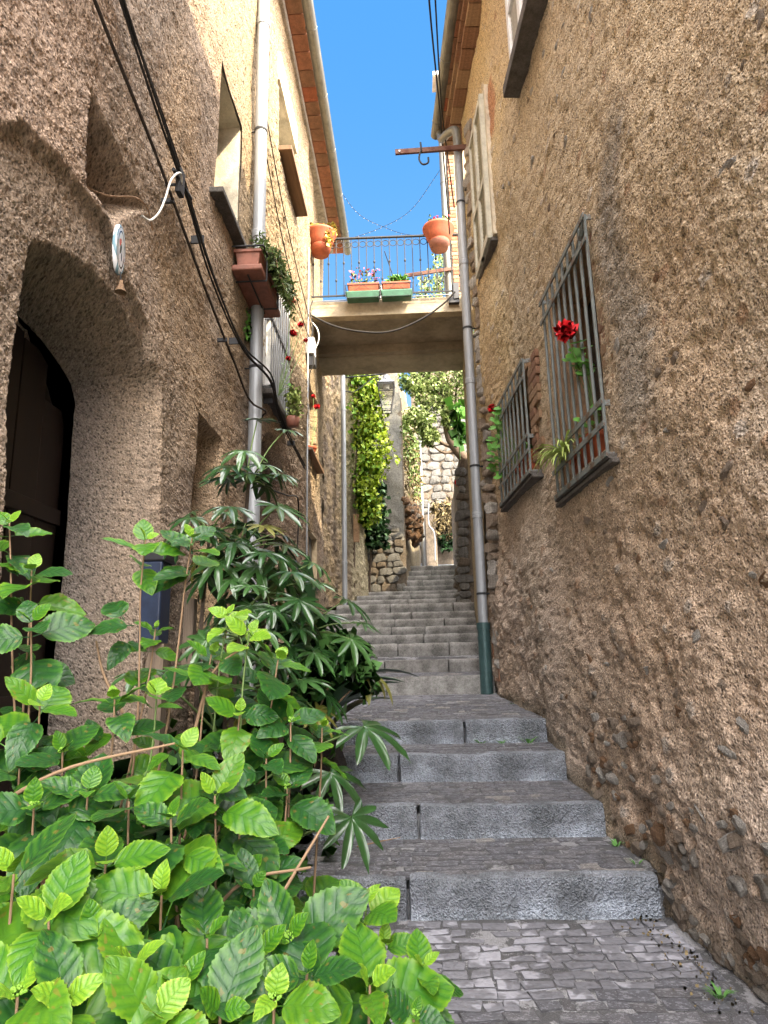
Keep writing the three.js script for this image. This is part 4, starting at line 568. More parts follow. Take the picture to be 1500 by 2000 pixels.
{ // iron bars with hooks
  const mk = (lab, a, b, hooks) => { const t = thing('hook_bar', lab, 'iron bar'); part(t, 'bar', flat(a, b, 0.06, 0.03), M.ironRust); part(t, 'bolt', bar([a[0] + 0.05, a[1], a[2] + 0.01], [a[0] + 0.05, a[1], a[2] + 0.025], 0.012, 8), M.pipeSteel);
    for (const [x, up] of hooks) { const y = a[1], z = a[2] + 0.02; const pts = up ? [[x, y + 0.1, z], [x + 0.005, y, z], [x - 0.015, y - 0.06, z], [x - 0.02, y - 0.14, z], [x + 0.02, y - 0.2, z], [x + 0.08, y - 0.18, z], [x + 0.085, y - 0.11, z]] : [[x, y + 0.03, z], [x, y - 0.1, z], [x + 0.03, y - 0.16, z], [x + 0.08, y - 0.14, z], [x + 0.085, y - 0.08, z]]; part(t, 'hook', tube(pts, 0.011, 8, 40), M.iron); } };
  mk('rusty iron bar with one hook sticking out from the pipe top into the sky', [-0.03, 6.97, -6.75], [0.84, 6.99, -6.75], [[0.27, true]]);
  mk('lower rusty bar with hooks seen behind the balcony railing', [0.05, 7.58, -10.32], [0.9, 7.74, -10.42], [[0.34, false], [0.62, false]]);
}
{ // oval plaque
  const t = thing('wall_plaque', 'oval white ceramic plaque above the doorway with a small bell-shaped pendant', 'plaque'), c = document.createElement('canvas'); c.width = 256; c.height = 384; const q = c.getContext('2d');
  q.fillStyle = '#eef0f4'; q.fillRect(0, 0, 256, 384); q.strokeStyle = '#7fa0ad'; q.lineWidth = 26; q.beginPath(); q.ellipse(128, 192, 118, 182, 0, 0, 7); q.stroke(); q.strokeStyle = '#14151c'; q.lineWidth = 12; q.beginPath(); q.ellipse(128, 192, 84, 140, 0, 0, 7); q.stroke();
  q.fillStyle = '#e0665f'; q.beginPath(); q.ellipse(96, 150, 24, 30, 0.4, 0, 7); q.fill(); q.fillStyle = '#e88e84'; q.beginPath(); q.ellipse(118, 128, 16, 18, 0, 0, 7); q.fill(); q.fillStyle = '#20243a'; q.beginPath(); q.ellipse(120, 190, 20, 44, 0.3, 0, 7); q.fill(); q.fillStyle = '#4a6a8c'; q.beginPath(); q.ellipse(150, 240, 12, 30, -0.3, 0, 7); q.fill();
  const tx = new THREE.CanvasTexture(c); tx.colorSpace = THREE.SRGBColorSpace; tx.repeat.set(1 / 2, 1 / 2); tx.offset.set(0.5, 0.5); const m = new THREE.MeshPhysicalMaterial({ map: tx, roughness: 0.18, clearcoat: 0.6 }); m.name = 'glazedCeramic';
  const s = new THREE.Shape(); s.absellipse(0, 0, 0.92, 0.92, 0, Math.PI * 2); const g = new THREE.ExtrudeGeometry(s, { depth: 0.1, bevelEnabled: true, bevelThickness: 0.06, bevelSize: 0.08, bevelSegments: 3, curveSegments: 40 }); g.scale(0.085, 0.135, 0.1);
  const o = part(t, 'plate', g, m); o.rotation.y = Math.PI / 2 + 0.16; o.position.set(-1.445, 3.2, -2.97);
  const b = new THREE.LatheGeometry([[0.002, 0.07], [0.008, 0.065], [0.012, 0.04], [0.022, 0.015], [0.03, 0]].map((v) => new THREE.Vector2(...v)), 16); const bell = part(t, 'bell', b, M.brickPale); bell.position.set(-1.425, 2.97, -2.99); part(t, 'ring', bar([-1.425, 3.03, -2.99], [-1.43, 3.08, -2.98], 0.003), M.iron);
}
{ // blue letter box by the doorway pier
  const t = thing('letter_box', 'blue metal box with a black lid on the wall behind the hydrangea', 'letter box'); part(t, 'case', bx(-1.53, -1.41, 1.24, 1.7, -3.86, -3.7, 0.012), M.blueBox); part(t, 'lid', bx(-1.53, -1.395, 1.7, 1.76, -3.9, -3.7, 0.015), M.blackPlastic); part(t, 'slot', bx(-1.51, -1.42, 1.58, 1.61, -3.7, -3.694), M.blackPlastic); part(t, 'post', bx(-1.33, -1.27, 1.0, 1.5, -3.92, -3.86, 0.004), M.greyWood, 'short weathered grey post'); part(t, 'foot', bx(-1.5, -1.4, 0.2, 1.24, -3.84, -3.76), M.greyWood);
}
{ // street lantern on its bracket beyond the bridge
  const t = thing('street_lantern', 'old four-sided iron lantern hanging from a scrolled bracket beyond the bridge', 'street lamp'), x = -0.4, z = -13.2, top = 6.84;
  part(t, 'bracket', [bar([-1.3, 7.03, z], [x, 7.08, z], 0.016, 8), tube([[-1.28, 6.72, z], [-1.1, 6.7, z], [-0.85, 6.86, z], [-0.7, 6.98, z], [-0.62, 7.02, z], [-0.55, 6.99, z], [-0.55, 6.92, z], [-0.6, 6.91, z], [-0.61, 6.96, z]], 0.012, 8, 60), bar([x, 7.08, z], [x, top + 0.13, z], 0.014, 8)], M.iron);
  const cap = new THREE.CylinderGeometry(0.09, 0.25, 0.13, 4, 1); cap.rotateY(Math.PI / 4); cap.translate(x, top + 0.05, z); const cap2 = new THREE.CylinderGeometry(0.06, 0.09, 0.09, 8); cap2.translate(x, top + 0.15, z); part(t, 'cap', [boxUV(cap), boxUV(cap2)], M.pipeSteel);
  const q = (w, y) => [[x - w, y, z - w], [x + w, y, z - w], [x + w, y, z + w], [x - w, y, z + w]], A = q(0.175, top - 0.02), B = q(0.155, top - 0.2), C = q(0.09, top - 0.62), D = q(0.105, top - 0.5);
  const f = []; for (let i = 0; i < 4; i++) { const j = (i + 1) % 4; f.push(bar(A[i], A[j], 0.011), bar(B[i], B[j], 0.01), bar(C[i], C[j], 0.01), bar(D[i], D[j], 0.006), bar(A[i], B[i], 0.012), bar(B[i], C[i], 0.01)); } part(t, 'frame', f, M.iron);
  for (let i = 0; i < 4; i++) { const j = (i + 1) % 4, mk = (P, Q) => { const g = new THREE.BufferGeometry(); g.setAttribute('position', new THREE.Float32BufferAttribute([...P[i], ...P[j], ...Q[j], ...P[i], ...Q[j], ...Q[i]], 3)); g.computeVertexNormals(); return boxUV(g); }; part(t, 'pane', mk(A, B), M.lampGlass); part(t, 'pane', mk(B, C), M.lampGlass); }
  part(t, 'lamp_unit', [bar([x, top, z], [x, top - 0.12, z], 0.07, 12)], M.whitePaint);
}

// ---------------------------------------------------------------- foliage
function cloud(n, place, size, seed, asp = 2.2) { // many small folded leaves; place(R) -> [x, y, z]
  const R = rng(seed), pos = new Float32Array(n * 18), nor = new Float32Array(n * 18), uv = new Float32Array(n * 12), L = V(0, 0, 0), W = V(0, 0, 0), N = V(0, 0, 0);
  for (let i = 0; i < n; i++) {
    const [x, y, z, k = 1] = place(R), s = size * k * (0.6 + 0.8 * R()); L.set(R() - 0.5, R() - 0.65, R() - 0.5).normalize(); W.set(R() - 0.5, R() * 0.6 - 0.3, R() - 0.5).cross(L).normalize(); N.crossVectors(W, L);
    if (N.y < 0) N.negate(); const p = (a, b, c) => [x + L.x * a * s + W.x * b * s + N.x * c * s, y + L.y * a * s + W.y * b * s + N.y * c * s, z + L.z * a * s + W.z * b * s + N.z * c * s], w = 1 / asp;
    const A = p(0, 0, 0), B = p(0.5, w, 0.12), C = p(1, 0, -0.12), D = p(0.5, -w, 0.12); [A, B, C, A, C, D].forEach((v, j) => { pos.set(v, i * 18 + j * 3); nor.set([N.x, N.y, N.z], i * 18 + j * 3); uv.set([v[0] * 2, v[1] * 2], i * 12 + j * 2); });
  }
  const g = new THREE.BufferGeometry(); g.setAttribute('position', new THREE.BufferAttribute(pos, 3)); g.setAttribute('normal', new THREE.BufferAttribute(nor, 3)); g.setAttribute('uv', new THREE.BufferAttribute(uv, 2)); return g;
}
const leafM = (name, r, g, b, o = {}) => mat(name, r, g, b, { physical: true, roughness: 0.6, transmission: 0.25, thickness: 0, specularIntensity: 0.6, ...o });
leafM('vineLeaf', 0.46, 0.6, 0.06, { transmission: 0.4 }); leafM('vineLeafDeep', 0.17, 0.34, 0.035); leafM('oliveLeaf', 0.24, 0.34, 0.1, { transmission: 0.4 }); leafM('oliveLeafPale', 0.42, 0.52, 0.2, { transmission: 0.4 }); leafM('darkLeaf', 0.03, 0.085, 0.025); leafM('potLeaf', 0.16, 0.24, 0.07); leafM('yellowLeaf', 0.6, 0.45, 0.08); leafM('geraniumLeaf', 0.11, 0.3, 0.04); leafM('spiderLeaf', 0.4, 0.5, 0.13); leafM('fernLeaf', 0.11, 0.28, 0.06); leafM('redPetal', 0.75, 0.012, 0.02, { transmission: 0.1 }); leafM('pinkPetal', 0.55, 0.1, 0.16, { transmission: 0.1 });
mat('bark', 0.14, 0.1, 0.07, { bumpMap: rep(stoneBump, 6, 2), bumpScale: 0.006 }); mat('twig', 0.26, 0.17, 0.1, { roughness: 0.85 }); mat('greenStem', 0.13, 0.2, 0.06, { roughness: 0.7 }); mat('dryGrass', 0.25, 0.19, 0.09);
{
  const t = thing('climbing_vine', 'bright yellow-green vine hanging over the sunlit garden wall', 'vine'), c = (k) => (R) => { const v = R(), y = 7.7 - 3.7 * Math.pow(v, 0.9), w = 0.62 * Math.sin(Math.PI * (0.2 + 0.72 * v)) + 0.08, a = R(), q = Math.pow(R(), 0.6); const lump = 0.3 * noise(y * 1.9, a * 3, 3) + 0.14 * noise(y * 5, a * 9, 8); return [-1.24 + Math.max(0.03, w * 0.85 + lump) * q + (7.7 - y) * 0.03 + k, y + 0.1 * (R() - 0.5), -13.35 - a * 1.2]; };
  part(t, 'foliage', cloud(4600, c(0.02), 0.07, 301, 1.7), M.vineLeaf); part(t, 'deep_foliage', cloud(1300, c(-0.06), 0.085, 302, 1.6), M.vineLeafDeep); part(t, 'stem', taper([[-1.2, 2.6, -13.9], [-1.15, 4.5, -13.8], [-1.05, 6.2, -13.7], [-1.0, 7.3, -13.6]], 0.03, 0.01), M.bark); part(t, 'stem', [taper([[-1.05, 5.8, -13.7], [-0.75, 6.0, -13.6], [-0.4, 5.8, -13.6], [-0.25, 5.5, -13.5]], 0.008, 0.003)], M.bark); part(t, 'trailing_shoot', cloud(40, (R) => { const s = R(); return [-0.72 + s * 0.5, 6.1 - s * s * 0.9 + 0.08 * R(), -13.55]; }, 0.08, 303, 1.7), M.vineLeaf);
}
{
  const t = thing('dark_shrub', 'dark green shrub rooted in the corner below the vine', 'shrub'); part(t, 'foliage', cloud(1500, (R) => { const a = R() * 6.28, r = Math.pow(R(), 0.5), y = R(); return [-0.82 + r * Math.cos(a) * (0.3 + 0.1 * noise(y * 4, a, 2)), 3.6 + y * 1.45, -14.75 + r * Math.sin(a) * 0.4]; }, 0.1, 311, 2), M.darkLeaf); part(t, 'stem', taper([[-0.95, 2.6, -15.0], [-0.9, 3.4, -14.9], [-0.8, 4.6, -14.75]], 0.03, 0.008), M.bark);
}
function tree(name, label, trunkPts, limbs, blobs, n, size, mats, seed) {
  const t = thing(name, label, 'tree'); part(t, 'trunk', [taper(trunkPts, 0.13, 0.06, 9)], M.bark); for (const l of limbs) part(t, 'limb', taper(l, 0.05, 0.012, 7), M.bark);
  mats.forEach((m, k) => part(t, 'crown', cloud(Math.round(n / mats.length), (R) => { const b = blobs[Math.floor(R() * blobs.length)]; let x, y, z, tries = 0; do { x = R() * 2 - 1; y = R() * 2 - 1; z = R() * 2 - 1; } while (tries++ < 40 && (x * x + y * y + z * z > 1 || noise(b[0] * 2 + x * b[3] * 6, y * b[4] * 6 + b[1], z * b[3] * 6) < -0.12)); const o = 0.22 * noise(x * 3 + b[0], y * 3 + b[1], z * 3); return [b[0] + x * b[3] * (1 + o), b[1] + y * b[4] * (1 + o), b[2] + z * b[3] * (1 + o), 1]; }, size, seed + k, 3.2), m)); return t;
}
tree('olive_tree', 'leaning grey-green tree with twisted branches over the right side of the upper steps', [[1.6, 5.3, -14.6], [1.25, 5.55, -14.4], [0.98, 5.95, -14.3], [0.9, 6.8, -14.3], [0.85, 8.2, -14.4]], [[[1.1, 5.75, -14.4], [0.75, 5.85, -14.2], [0.5, 6.1, -14.1], [0.25, 6.5, -14.1]], [[0.98, 6.0, -14.3], [1.15, 6.9, -14.3], [1.2, 8, -14.4]], [[1.1, 5.7, -14.4], [0.8, 5.6, -14.2], [0.55, 5.75, -14.1]], [[0.9, 6.8, -14.3], [0.55, 7.4, -14.3], [0.3, 8.0, -14.3]], [[1.6, 5.6, -14.6], [2.0, 6.6, -14.3], [2.3, 7.6, -14.0]]], [[0.3, 6.35, -14.1, 0.4, 0.35], [0.65, 6.9, -14.2, 0.45, 0.5], [1.0, 7.2, -14.3, 0.4, 0.7], [0.2, 7.4, -14.2, 0.36, 0.45], [0.7, 8.2, -14.4, 0.5, 0.7], [1.0, 6.4, -14.2, 0.2, 0.35], [0.5, 5.95, -14.1, 0.22, 0.25], [1.7, 7.4, -14.0, 0.6, 0.6], [2.3, 7.9, -13.8, 0.6, 0.6], [1.6, 8.4, -14.0, 0.6, 0.6]], 8500, 0.085, [M.oliveLeaf, M.oliveLeafPale, M.oliveLeafPale], 320);
tree('poplar_tree', 'pale loose-leaved tree rising behind the balcony railing', [[1.4, 8.0, -19.5], [1.3, 10.5, -19.5], [1.2, 13.2, -19.5]], [[[1.3, 10.5, -19.5], [0.8, 12.2, -19.4], [0.7, 13.4, -19.4]], [[1.32, 10, -19.5], [1.6, 12, -19.5], [1.7, 14, -19.5]]], [[0.9, 12.6, -19.5, 0.5, 0.9], [1.4, 13.6, -19.5, 0.4, 1.1], [0.6, 11.9, -19.4, 0.35, 0.6], [1.3, 11.5, -19.5, 0.6, 0.9]], 2600, 0.1, [M.oliveLeafPale, M.oliveLeafPale], 340);
{ const t = thing('hanging_grass', 'dry brown grass hanging over the wall at the top of the alley', 'grass'); t.userData.kind = 'stuff'; part(t, 'blades', cloud(900, (R) => [0.72 + R() * 0.95, 4.9 + R() * 1.15, -20.5 - R() * 0.7], 0.2, 351, 7), M.dryGrass); part(t, 'foliage', cloud(350, (R) => [0.95 + R() * 0.7, 4.5 + R() * 0.45, -20.7 - R() * 0.5], 0.1, 352, 2), M.darkLeaf); }
{ const t = thing('hanging_creeper', 'thin straggling creeper over the upper face of the broken wall', 'creeper'); part(t, 'foliage', cloud(900, (R) => { const s = R(), v = Math.pow(R(), 1.6); return [-0.12 + s * 0.42 + 0.06 * R(), 6.9 - v * 1.9 * (0.5 + 0.5 * Math.abs(noise(s * 7, 2, 2))), -15.45 - s * 2.2 + 0.1 * R()]; }, 0.075, 356, 2.4), M.oliveLeaf); part(t, 'dry_stems', cloud(260, (R) => { const s = R(); return [-0.12 + s * 0.4 + 0.04 * R(), 4.9 + R() * 1.7, -15.45 - s * 2.1 + 0.06]; }, 0.22, 357, 14), M.dryGrass).userData.kind = 'stuff'; }
{ const t = thing('young_vine', 'young green climber on the right edge beside the passage', 'vine'); part(t, 'stem', [tube([[1.12, 3.6, -13.2], [1.08, 5, -13.1], [1.05, 6.2, -13.0]], 0.012)], M.greenStem); part(t, 'foliage', cloud(90, (R) => [0.98 + R() * 0.16, 5.4 + R() * 0.9, -13.0 - R() * 0.2], 0.16, 353, 1.6), M.geraniumLeaf); part(t, 'flower', cloud(24, (R) => [0.98 + R() * 0.12, 4.55 + R() * 0.14, -13.0 - R() * 0.1], 0.06, 354, 1.3), M.redPetal); }

// ---------------------------------------------------------------- pots, boxes and the plants in them
const lathe = (pts, n = 26) => { const g = new THREE.LatheGeometry(pts.map((v) => new THREE.Vector2(...v)), n); return boxUV(g); };
function trough(parent, x0, x1, y0, y1, z0, z1, m, along = 'x') { // flared planter with a rim, open on top
  const o = []; const flare = 0.8, cx = (x0 + x1) / 2, cz = (z0 + z1) / 2, w = x1 - x0, d = z1 - z0, h = y1 - y0; const g = new RoundedBoxGeometry(w, h, d, 2, 0.012), p = g.attributes.position; for (let i = 0; i < p.count; i++) { const k = lerp(1, flare, 0.5 - p.getY(i) / h); p.setX(i, along === 'x' ? p.getX(i) * lerp(1, k, 0.25) : p.getX(i) * k); p.setZ(i, along === 'x' ? p.getZ(i) * k : p.getZ(i) * lerp(1, k, 0.25)); } g.computeVertexNormals(); g.translate(cx, (y0 + y1) / 2, cz); o.push(boxUV(g)); part(parent, 'trough', o, m);
  part(parent, 'rim', [bx(x0 - 0.01, x1 + 0.01, y1 - 0.025, y1 + 0.004, z1 - 0.012, z1 + 0.01, 0.004), bx(x0 - 0.01, x1 + 0.01, y1 - 0.025, y1 + 0.004, z0 - 0.01, z0 + 0.012, 0.004), bx(x0 - 0.01, x0 + 0.012, y1 - 0.025, y1 + 0.004, z0 + 0.012, z1 - 0.012, 0.004), bx(x1 - 0.012, x1 + 0.01, y1 - 0.025, y1 + 0.004, z0 + 0.012, z1 - 0.012, 0.004)], m); part(parent, 'soil', bx(x0 + 0.015, x1 - 0.015, y1 - 0.01, y1 + 0.012, z0 + 0.015, z1 - 0.015), M.soil);
}
function bloom(parent, x, y, z, s, seed, m = M.redPetal) { part(parent, 'flower', cloud(170, (R) => { const a = R() * 6.28, b = Math.acos(2 * R() - 1), r = s * (0.75 + 0.25 * R()); return [x + r * Math.sin(b) * Math.cos(a), y + r * Math.cos(b) * 0.8, z + r * Math.sin(b) * Math.sin(a)]; }, s * 0.5, seed, 1.15), m); }
function roundLeaf(s, seed) { const n = 22, pos = [0, 0, 0], idx = []; for (let i = 0; i <= n; i++) { const a = 0.35 + (i / n) * (Math.PI * 2 - 0.7), r = s * (0.92 + 0.08 * Math.cos(a * 8)) * (1 + 0.06 * noise(a * 2, seed, 2)); pos.push(Math.sin(a) * r, s * (0.1 + 0.05 * Math.cos(a * 8)), -Math.cos(a) * r); } for (let i = 1; i <= n; i++) idx.push(0, i + 1, i); const g = new THREE.BufferGeometry(); g.setAttribute('position', new THREE.Float32BufferAttribute(pos, 3)); g.setIndex(idx); g.computeVertexNormals(); return boxUV(g); }
const rl = [1, 2, 3].map((s) => roundLeaf(1, s));
{ // balcony pots hung on the railing
  const prof = [[0.0, -0.27], [0.12, -0.27], [0.135, -0.255], [0.15, -0.18], [0.135, -0.17], [0.15, -0.16], [0.185, -0.03], [0.215, 0.13], [0.232, 0.15], [0.235, 0.185], [0.21, 0.19], [0.2, 0.13], [0.0, 0.13]].map(([a, b]) => [a * 1.14, b < 0.1 ? 0.1 + (b - 0.1) * 0.6 : b]);
  let t = thing('flower_pot', 'round orange pot with yellow succulents hung on the left of the railing', 'flower pot', 'pots hung on the railing'); t.position.set(-1.33, 7.9, -9.78); part(t, 'pot', lathe(prof), M.terracotta); part(t, 'saucer', lathe([[0, -0.2], [0.14, -0.2], [0.175, -0.09], [0.165, -0.09], [0.13, -0.18], [0, -0.18]]), M.terracotta); part(t, 'plant', [cloud(220, (R) => [(R() - 0.35) * 0.4, 0.16 + R() * 0.12, (R() - 0.5) * 0.3], 0.07, 401, 1.5)], M.yellowLeaf); part(t, 'trailing_leaves', cloud(60, (R) => [0.1 + R() * 0.12, -0.15 + R() * 0.3, 0.12 + R() * 0.1], 0.05, 402, 1.5), M.yellowLeaf);
  t = thing('flower_pot', 'round orange pot with small red flowers hung at the right of the railing', 'flower pot', 'pots hung on the railing'); t.position.set(0.635, 7.9, -9.78); part(t, 'pot', lathe(prof), M.terracotta); part(t, 'saucer', lathe([[0, -0.2], [0.14, -0.2], [0.175, -0.09], [0.165, -0.09], [0.13, -0.18], [0, -0.18]]), M.terracottaDull); part(t, 'plant', cloud(170, (R) => [(R() - 0.5) * 0.34, 0.16 + R() * 0.17, (R() - 0.5) * 0.3], 0.05, 403, 3), M.potLeaf); part(t, 'flower', cloud(24, (R) => [(R() - 0.5) * 0.3, 0.28 + R() * 0.09, (R() - 0.5) * 0.25], 0.04, 404, 1.2), M.redPetal);
  t = thing('balcony_planter', 'orange trough with pink flowers in the left green tray', 'planter', 'troughs on the balcony edge'); trough(t, -0.88, -0.38, 6.99, 7.12, -9.9, -9.74, M.terracotta); part(t, 'plant', cloud(130, (R) => [-0.85 + R() * 0.44, 7.13 + Math.pow(R(), 2) * 0.3, -9.87 + R() * 0.1], 0.05, 405, 4), M.potLeaf); part(t, 'flower', cloud(44, (R) => [-0.85 + R() * 0.5, 7.24 + R() * 0.2, -9.87 + R() * 0.1], 0.035, 406, 1.2), M.pinkPetal);
  t = thing('balcony_planter', 'orange trough with short green grass-like plants in the right green tray', 'planter', 'troughs on the balcony edge'); trough(t, -0.32, 0.13, 7.0, 7.12, -9.9, -9.74, M.terracotta); part(t, 'plant', cloud(260, (R) => [-0.2 + R() * 0.28, 7.13 + R() * 0.09, -9.88 + R() * 0.1], 0.09, 407, 5), M.geraniumLeaf);
  for (const [x0, x1, l] of [[-0.92, -0.36, 'left dark green tray under the orange trough'], [-0.35, 0.17, 'right dark green tray under the orange trough']]) { t = thing('planter_tray', l, 'tray', 'green trays under the troughs'); const g = new RoundedBoxGeometry(x1 - x0, 0.13, 0.2, 2, 0.02), p = g.attributes.position; for (let i = 0; i < p.count; i++) { const k = p.getY(i) < 0 ? 0.82 : 1; p.setX(i, p.getX(i) * lerp(1, k, 0.4)); p.setZ(i, p.getZ(i) * k); } g.computeVertexNormals(); g.translate((x0 + x1) / 2, 6.915, -9.82); part(t, 'tray', boxUV(g), M.trayGreen); const zf = -9.715; part(t, 'wire_holder', [bar([x0, 7.08, zf], [x1, 7.08, zf], 0.005), bar([x0 + 0.02, 6.86, -9.73], [x1 - 0.02, 6.86, -9.73], 0.005), bar([x0, 7.08, zf], [x0, 6.86, -9.73], 0.005), bar([x1, 7.08, zf], [x1, 6.86, -9.73], 0.005), bar([(x0 + x1) / 2 - 0.12, 6.98, zf], [(x0 + x1) / 2, 7.08, zf], 0.004), bar([(x0 + x1) / 2 + 0.12, 6.98, zf], [(x0 + x1) / 2, 7.08, zf], 0.004), bar([x0, 7.08, zf], [x0, 7.08, -9.93], 0.005), bar([x1, 7.08, zf], [x1, 7.08, -9.93], 0.005)], M.iron); }
}
{ // flower box on the left wall
  const t = thing('window_box', 'long brown planter in an iron holder hanging beneath the tall window', 'planter'), x0 = -1.42, x1 = -1.2; trough(t, x0, x1, 4.43, 4.58, -5.78, -5.02, M.terracottaDull, 'z'); part(t, 'tray', bx(x0 - 0.02, x1 + 0.02, 4.37, 4.425, -5.82, -4.99, 0.015), M.terracottaDull);
  part(t, 'holder', [...[-5.15, -5.62].flatMap((z) => [bar([x0 - 0.06, 4.6, z], [x0 - 0.06, 4.35, z], 0.007), bar([x0 - 0.06, 4.355, z], [x1 + 0.03, 4.355, z], 0.007), bar([x1 + 0.03, 4.355, z], [x1 + 0.03, 4.59, z], 0.007), bar([x0 - 0.06, 4.6, z], [x0 + 0.02, 4.6, z], 0.007)]), bar([(x0 + x1) / 2, 4.355, -5.05], [(x0 + x1) / 2, 4.355, -5.7], 0.007), bar([x0 - 0.03, 4.6, -5.0], [x1 + 0.03, 4.6, -5.0], 0.008), bar([x1 + 0.03, 4.6, -5.0], [x1 + 0.03, 4.6, -5.8], 0.008)], M.iron);
  part(t, 'plant', cloud(1500, (R) => { const s = R(), z = -5.08 - s * 0.72, d = Math.pow(R(), 0.7); return [-1.28 + d * 0.24 + 0.05 * (R() - 0.5), 4.66 - d * d * 0.3 * (0.4 + R()) + 0.1 * R(), z + 0.1 * (R() - 0.5)]; }, 0.062, 411, 8), M.potLeaf); part(t, 'stem', Array.from({ length: 14 }, (_, i) => { const z = -5.1 - i * 0.05, k = noise(i * 3.1, 2, 2); return tube([[-1.3, 4.58, z], [-1.2, 4.66 + 0.04 * k, z - 0.02], [-1.1 + 0.03 * k, 4.58, z - 0.03], [-1.06, 4.4, z]], 0.004, 5, 12); }), M.twig); part(t, 'trailing_plant', cloud(120, (R) => [-1.44 + 0.03 * R(), 4.05 + R() * 0.25, -5.5 - R() * 0.25], 0.05, 413, 4), M.geraniumLeaf);
}
function geranium(label, root, flowers, leaves, pot, group) {
  const t = thing('potted_geranium', label, 'potted plant', group), R = rng(Math.round(root[1] * 1000)); if (pot) { const p = part(t, 'pot', lathe([[0, 0], [0.055, 0], [0.075, 0.13], [0.088, 0.13], [0.09, 0.165], [0.075, 0.165], [0.07, 0.14], [0, 0.14]], 20), M.terracotta); p.position.set(...pot); }
  const st = []; for (const [x, y, z, s] of flowers) { st.push(taper([root, [lerp(root[0], x, 0.5) + 0.02, lerp(root[1], y, 0.5), lerp(root[2], z, 0.5)], [x, y - s * 0.6, z]], 0.0055, 0.003, 5)); bloom(t, x, y, z, s, Math.round(y * 777)); }
  for (const [x, y, z, s] of leaves) { st.push(taper([root, [lerp(root[0], x, 0.5), lerp(root[1], y, 0.6), lerp(root[2], z, 0.5)], [x, y - 0.01, z]], 0.004, 0.002, 5)); inst(t, 'leaf', rl[Math.floor(R() * 3)], M.geraniumLeaf, [x, y, z], [s, s, s], [0.5 + R() * 0.7, R() * 6, R() * 0.6]); } part(t, 'stem', st, M.greenStem); return t;
}
{
  const R = rng(441), rnd = (cx, cy, cz, rx, ry, rz, n, s) => Array.from({ length: n }, () => [cx + (R() - 0.5) * rx, cy + (R() - 0.5) * ry, cz + (R() - 0.5) * rz, s * (0.7 + 0.6 * R())]);
  geranium('red geranium growing tall behind the bars of the nearer window', [1.09, 2.32, -3.6], [[0.92, 2.93, -3.52, 0.055]], [...rnd(0.97, 2.76, -3.53, 0.1, 0.18, 0.14, 12, 0.05), ...rnd(1.02, 2.46, -3.55, 0.08, 0.25, 0.2, 5, 0.038)], [1.1, 2.175, -3.62], 'potted plants in the barred windows');
  geranium('geranium with one small red bloom trailing out of the farther window', [1.0, 2.65, -5.5], [[0.79, 3.35, -5.78, 0.035]], [...rnd(0.81, 3.2, -5.7, 0.1, 0.2, 0.2, 12, 0.04), ...rnd(0.8, 2.9, -5.86, 0.1, 0.42, 0.25, 26, 0.038)], [1.0, 2.525, -5.5], 'potted plants in the barred windows');
  let t = thing('spider_plant', 'spider plant with striped arching leaves in the nearer barred window', 'potted plant'); { const p = part(t, 'pot', lathe([[0, 0], [0.08, 0], [0.1, 0.14], [0.112, 0.14], [0.114, 0.175], [0.098, 0.175], [0.09, 0.15], [0, 0.15]], 22), M.terracotta); p.position.set(1.1, 2.172, -3.75); const bl = []; for (let i = 0; i < 70; i++) { const a = R() * 6.28, l = 0.14 + 0.16 * R(), x = Math.cos(a) * 0.8 - 0.3, z = Math.sin(a); bl.push(blade([0.96, 2.3, -3.93], [x, 0.5 + 1.1 * R(), z], l, 0.0065, 1.1 + R() * 0.9)); } part(t, 'leaf', bl, M.spiderLeaf); }
  for (const [h, l] of [[[1.1, 2.171, -3.95, 0.3], 'plain terracotta trough behind the cage of the nearer window'], [[0.99, 2.521, -5.15, 0.4], 'terracotta trough behind the bars of the farther window']]) { t = thing('window_trough', l, 'planter', 'troughs in the barred windows'); trough(t, h[0] - 0.06, h[0] + 0.08, h[1] + 0.001, h[1] + 0.16, h[2] - h[3] / 2, h[2] + h[3] / 2, M.terracotta, 'z'); part(t, 'plant', cloud(40, (R) => [h[0] - 0.04 + 0.1 * R(), h[1] + 0.17 + 0.06 * R(), h[2] + (R() - 0.5) * h[3] * 0.8], 0.05, 455, 2), M.geraniumLeaf); }
  geranium('sparse red geranium climbing the bars of the white window on the left wall', [-1.33, 3.86, -6.5], [[-1.2, 4.95, -6.5, 0.032], [-1.14, 4.8, -6.75, 0.026], [-1.2, 4.62, -6.6, 0.034], [-1.1, 4.66, -6.85, 0.02], [-1.24, 4.3, -6.55, 0.022]], rnd(-1.25, 4.1, -6.6, 0.1, 0.4, 0.3, 6, 0.022), null);
  t = thing('potted_shrub', 'small light green plant at the far foot of the white window', 'potted plant'); part(t, 'foliage', cloud(420, (R) => [-1.3 + R() * 0.14, 3.74 + R() * 0.34, -6.75 - R() * 0.22], 0.04, 461, 3), M.spiderLeaf); part(t, 'pot', lathe([[0, -0.1], [0.06, -0.1], [0.08, 0], [0, 0]], 14), M.terracottaDull).position.set(-1.24, 3.74, -6.85);
  geranium('little terracotta pot with a leggy red geranium on the niche ledge', [-1.5, 4.42, -9.95], [[-1.46, 5.22, -10.25, 0.042], [-1.48, 5.3, -10.0, 0.028]], [], [-1.5, 4.245, -9.9]);
}
